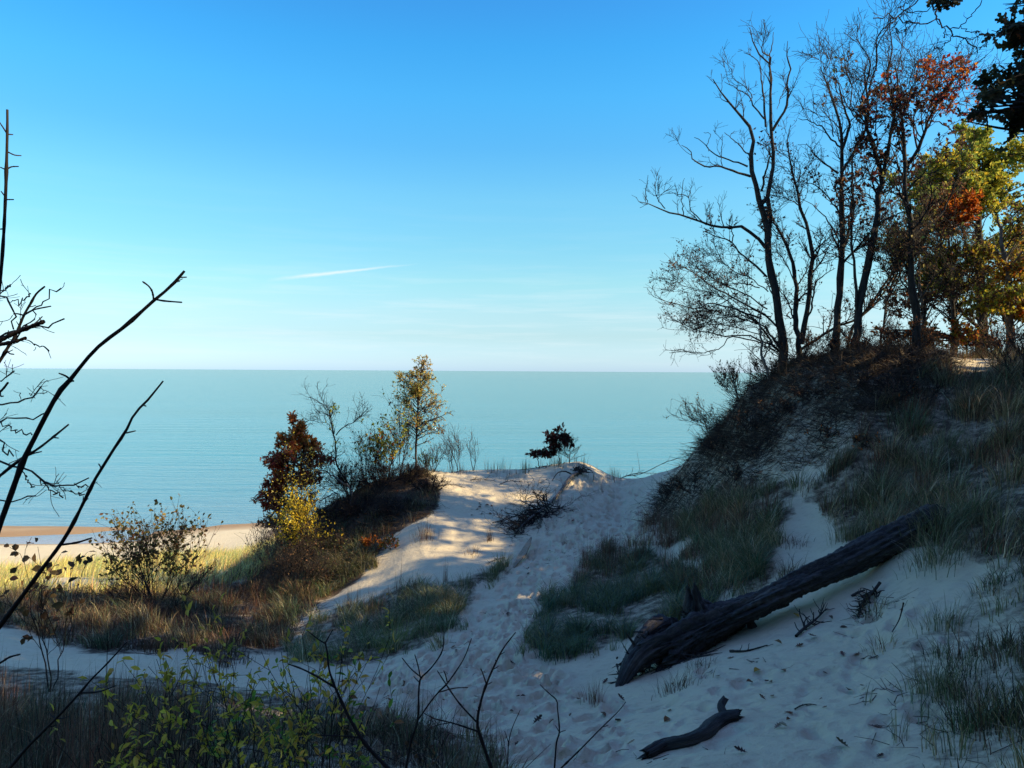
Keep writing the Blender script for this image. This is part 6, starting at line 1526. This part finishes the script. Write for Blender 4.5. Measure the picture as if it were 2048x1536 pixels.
# ---------------------------------------------------------------- single tufts that stand apart
def tuft(name, label, p, h, rad, n, bend, w, cols, seed, wind=(-1.6, .4), group=None, mat='grass'):
    rng = np.random.default_rng(seed)
    off = rng.normal(0, rad, (n, 2)); pos = np.stack([p[0] + off[:, 0], p[1] + off[:, 1], np.zeros(n)], 1); pos[:, 2] = H(pos[:, 0], pos[:, 1]) - .02
    wv = np.array([math.cos(wind[0]), math.sin(wind[0])]) * wind[1]
    o = off / (np.linalg.norm(off, axis=1, keepdims=True) + .03) + wv + rng.normal(0, .4, (n, 2))
    V, Q, T3, c = blades(rng, pos, h * np.clip(rng.normal(1, .25, n), .4, 1.5), np.arctan2(o[:, 1], o[:, 0]), np.clip(rng.normal(bend, .22, n), .05, 1.25), w * rng.uniform(.6, 1.3, n), cols, 3)
    return tag(mesh_np(name, V, [Q, T3], M[mat], tint=c, smooth=False), label, 'grass tuft', group)
TU = [
 (985, 1160, .42, .12, 190, .6, G_MARRAM[:3], 'bright green tuft at the top of the spur, beside the driftwood'),
 (1000, 1132, .45, .07, 70, .35, G_MARRAM, 'small upright green tuft between the driftwood and the spur'),
 (930, 1175, .40, .12, 160, .5, G_MARRAM, 'green tuft on the spur just left of the bright one'),
 (785, 1290, .50, .20, 420, .95, [(.34,.34,.10),(.25,.28,.08),(.18,.22,.07)], 'yellowish arching tuft spilling toward the path from the spur'),
 (850, 1262, .42, .16, 240, .9, G_MARRAM, 'green arching tuft right of the yellowish one'),
 (700, 1310, .50, .20, 320, .9, G_TAN + G_MARRAM, 'tan and green arching tuft left of the yellowish one'),
 (978, 1082, .42, .06, 60, .25, G_BROWN + G_RED, 'dark spiky tuft standing alone on the sand below the fallen dead tree'),
 (945, 1108, .20, .12, 80, .6, G_RED, 'small flattened reddish tuft on the sunlit sand'),
 (1170, 1120, .35, .05, 26, .2, G_BROWN, 'few dark upright blades on the path side of the middle grass'),
 (690, 1140, .60, .22, 420, 1.05, G_MARRAM + [(.18,.2,.07)], 'large combed-over tuft drooping onto the sunlit sand at the foot of the bank'),
 (715, 1112, .50, .15, 240, .95, G_MARRAM, 'green drooping tuft just above the large combed-over one'),
 (850, 1075, .45, .16, 160, .3, G_RED + G_BROWN, 'reddish tuft on the sand face right of the bank'),
 (1215, 1130, .60, .12, 150, .2, G_BROWN + G_RED, 'dark reddish tuft standing in the bare sand above the middle grass'),
 (1300, 1050, .55, .16, 220, .3, G_BROWN + G_RED, 'rusty brown tuft on the slope right of the path, under the hill'),
 (1340, 1090, .50, .16, 220, .4, G_BROWN + G_RED, 'dark brown tuft a step below the rusty one'),
 (1575, 1155, .32, .14, 160, .7, G_BROWN + G_MARRAM[:1], 'small dark tuft in the sandy gully above the log'),
 (1585, 1090, .22, .14, 90, .7, G_BROWN, 'low clump of dead grass in the middle of the sandy gully'),
 (1700, 1080, .50, .14, 260, .45, G_MARRAM, 'upright green tuft against the upper side of the log'),
 (1880, 1120, .55, .20, 320, 1.0, G_TAN + G_MARRAM, 'pale tuft drooping over the sand below the top of the log'),
 (1890, 1255, .30, .14, 160, .5, G_MARRAM, 'green tuft standing on the sand of the far right slope'),
 (1875, 1385, .40, .12, 200, .6, G_MARRAM, 'spiky green tuft in the lower right sand'),
 (1800, 1480, .28, .04, 18, .3, G_MARRAM, 'single thin sprig of grass near the bottom right'),
 (1735, 1410, .26, .03, 9, .3, G_MARRAM, 'tiny three-bladed sprig on the smooth sand'),
 (1190, 1405, .30, .06, 60, .25, G_RED, 'wispy reddish tuft left of the butt of the log'),
 (1360, 1375, .22, .14, 130, .6, G_BROWN, 'dead tuft tucked under the butt of the log'),
 (1400, 1335, .20, .10, 70, .6, G_BROWN, 'scrap of dead grass under the belly of the log'),
 (1120, 1300, .35, .14, 200, .9, G_MARRAM[:3], 'green tuft at the lower left tip of the middle grass'),
 (1852, 1072, .6, .2, 340, 1.0, G_MARRAM + G_TAN, 'long green tuft drooping over the upper end of the big log'),
 (1905, 1050, .6, .2, 320, .9, G_MARRAM + G_TAN, 'tuft right of the one drooping over the upper log end'),
 (1800, 1058, .5, .15, 240, .8, G_MARRAM, 'green tuft behind the upper part of the big log'),
 (1048, 968, .10, .13, 60, .9, G_BROWN, 'flat dark scrap of dead grass on the sand just under the crest'),
 (1012, 992, .10, .12, 50, .9, G_BROWN, 'dead scrap of grass on the sand left of the fallen dead tree'),
 (960, 962, .12, .14, 60, .9, G_BROWN, 'dark scrap of roots on the sand under the wispy saplings'),
 (925, 935, .16, .22, 110, .8, G_BROWN + G_RED, 'low brown grass on the crest under the wispy saplings'),
 (870, 940, .18, .2, 110, .8, G_BROWN + G_RED, 'low brown grass on the crest at the foot of the golden sapling'),
 (1180, 1000, .08, .1, 40, .9, G_BROWN, 'small flat scrap of dead grass right of the fallen dead tree'),
 (1500, 1150, .5, .16, 260, 1.0, G_TAN + G_MARRAM, 'tan arching tuft hanging just above the log'),
]
for i, (px, py, h, rad, n, bd, cols, lab) in enumerate(TU):
    tuft('grass_tuft', lab, G(px, py), h, rad, n, bd, .0065 if py > 1200 else .0075, cols, 700 + i)

# fallen leaves lying singly on the sand
TVo, TFo = tpl_oak(); TVl, TFl = tpl_leaf(.34, .1, .1)
FL = [(1508, 1348, 'l', (.50,.30,.05), .11, 'yellow leaf on the sand right of the butt of the log'), (1506, 1369, 'l', (.13,.06,.03), .09, 'dark brown curled leaf just below the yellow one'), (1568, 1424, 'o', (.26,.06,.02), .12, 'red-brown oak leaf above the small log'),
      (1688, 1317, 'o', (.16,.06,.04), .12, 'large brown oak leaf on the smooth sand in the lower right'), (1735, 1453, 'o', (.12,.06,.04), .14, 'broad brown leaf half sunk in the sand, lower right'), (1699, 1502, 'o', (.08,.07,.02), .12, 'dark olive leaf near the bottom right'),
      (1548, 1463, 'o', (.30,.22,.15), .10, 'pale brown leaf right of the small log'), (1575, 1456, 'l', (.38,.34,.22), .08, 'small pale leaf just right of the pale brown one'), (1598, 1236, 'l', (.42,.28,.05), .11, 'yellow leaf at the underside of the big log'), (1636, 1277, 'o', (.10,.05,.03), .13, 'dark brown leaf below the dead branch'),
      (1590, 1297, 'o', (.12,.06,.03), .12, 'dark brown leaf under the log by the bark strip'), (1564, 1290, 'l', (.22,.13,.05), .10, 'brown leaf beside the bark strip'), (1143, 1044, 'o', (.14,.04,.03), .15, 'dark red leaf cluster on the path'), (1250, 1405, 'o', (.08,.04,.025), .13, 'dark leaf at the lowest tip of the log butt'),
      (1205, 1370, 'o', (.09,.045,.03), .13, 'dark leaf on the sand left of the log butt'), (1453, 1320, 'o', (.16,.07,.03), .11, 'brown leaf on the sand close under the log'), (1665, 1240, 'l', (.13,.08,.04), .08, 'small brown leaf under the middle of the log'), (1495, 1512, 'o', (.06,.03,.02), .11, 'black leaf below the small log'),
      (1700, 1385, 'o', (.16,.10,.06), .13, 'brown leaf near the tiny sprig of grass'), (863, 1218, 'o', (.03,.02,.02), .14, 'black scrap on the sand at the edge of the spur'), (1030, 1332, 'o', (.05,.03,.02), .14, 'dark leaf in the middle of the trampled path'), (1066, 1450, 'o', (.06,.035,.02), .15, 'dark upright curled leaf on the path, bottom centre'),
      (745, 1405, 'o', (.07,.035,.02), .10, 'dark hanging leaf beside the thin stems, bottom centre')]
rl = np.random.default_rng(801)
def flat_leaf(p, kind, col, size, label, group=None):
    TV, TF = (TVo, TFo) if kind == 'o' else (TVl, TFl)
    a = rl.uniform(0, 6.28); d = np.array([[math.cos(a), math.sin(a), rl.normal(.1, .12)]])
    Rm = rot_from(d, rl, 3.0)[0]
    TV = TV * [1, 1, 2.2]
    TV[:, 2] += .25 * TV[:, 0] ** 2
    V = p + [0, 0, .012] + (TV * size) @ Rm.T
    V[:, 2] = np.maximum(V[:, 2], H(V[:, 0], V[:, 1]) + .004)
    o = mesh_np('fallen_leaf', V, TF, M['oakleaf'], tint=np.array(col)[None] * np.ones((len(V), 1)), smooth=False)
    return tag(o, label, 'leaf', group)
for px, py, kd, col, sz, lab in FL: flat_leaf(G(px, py), kd, col, sz, lab)
n = 0
for t in range(4000):
    x, y = rl.uniform(-4, 8), rl.uniform(5.5, 22)
    z = float(H(x, y)); px, py = project(np.array([[x, y, z]])); px, py = px[0], py[0]
    if not inpoly(np.array([px]), np.array([py]), PATH + [])[0] and not inpoly(np.array([px]), np.array([py]), [(1230,1400),(1480,1330),(1750,1180),(1950,1250),(1850,1536),(1250,1536)])[0]: continue
    if facing(np.array([x]), np.array([y]))[0] < .02: continue
    flat_leaf(np.array([x, y, z]), 'o' if rl.random() < .6 else 'l', random.choice(C_BROWN), rl.uniform(.05, .10), 'small dark dry leaf lying among the footprints', 'dry leaves scattered on the sand')
    n += 1
    if n >= 80: break
brushfield('sand_debris', 'small sticks and plant scraps strewn over the bare sand', [(760,1340),(1000,1180),(1060,960),(1240,950),(1320,1080),(1100,1340),(1480,1330),(1800,1200),(1950,1250),(1850,1536),(700,1536)], 5, 26, 11, .12, .0045, 336)

# the wood inland, right of the viewpoint; unseen rows added behind to darken the near ground
rw = np.random.default_rng(901); spots = []
for x in np.arange(12.5, 34, 4.2):
    for y in np.arange(-16, 17, 4.2):
        xx, yy = x + rw.normal(0, .9), y + rw.normal(0, .9)
        if yy > WOOD_Y0 + (xx - 14) * WOOD_K: continue
        if xx < .72 * max(yy, 0) + 5.2: continue
        spots.append((xx, yy, rw.uniform(11, 14.5) - (1.6 if yy > 7 else 0), rw.uniform(2.4, 3.2)))
for x in np.arange(-6, 13, 4.5):
    for y in (-5, -10): spots.append((x + rw.normal(0, .8), y + rw.normal(0, .8), rw.uniform(10, 14), rw.uniform(2.4, 3.2)))
wood('oak_wood', 'oak wood inland on the right, with unseen trees added behind, shading the near slopes', spots, 902)
thin = [(17.6, 17.5, 9, 2.4), (22.5, 17.5, 11, 2.6), (21.5, 20.5, 8, 2.2)]
wood('oak_wood', 'thinner leafy trees at the lakeward end of the wood, beyond the right edge', thin, 903, nleaf=260, ls=.36)
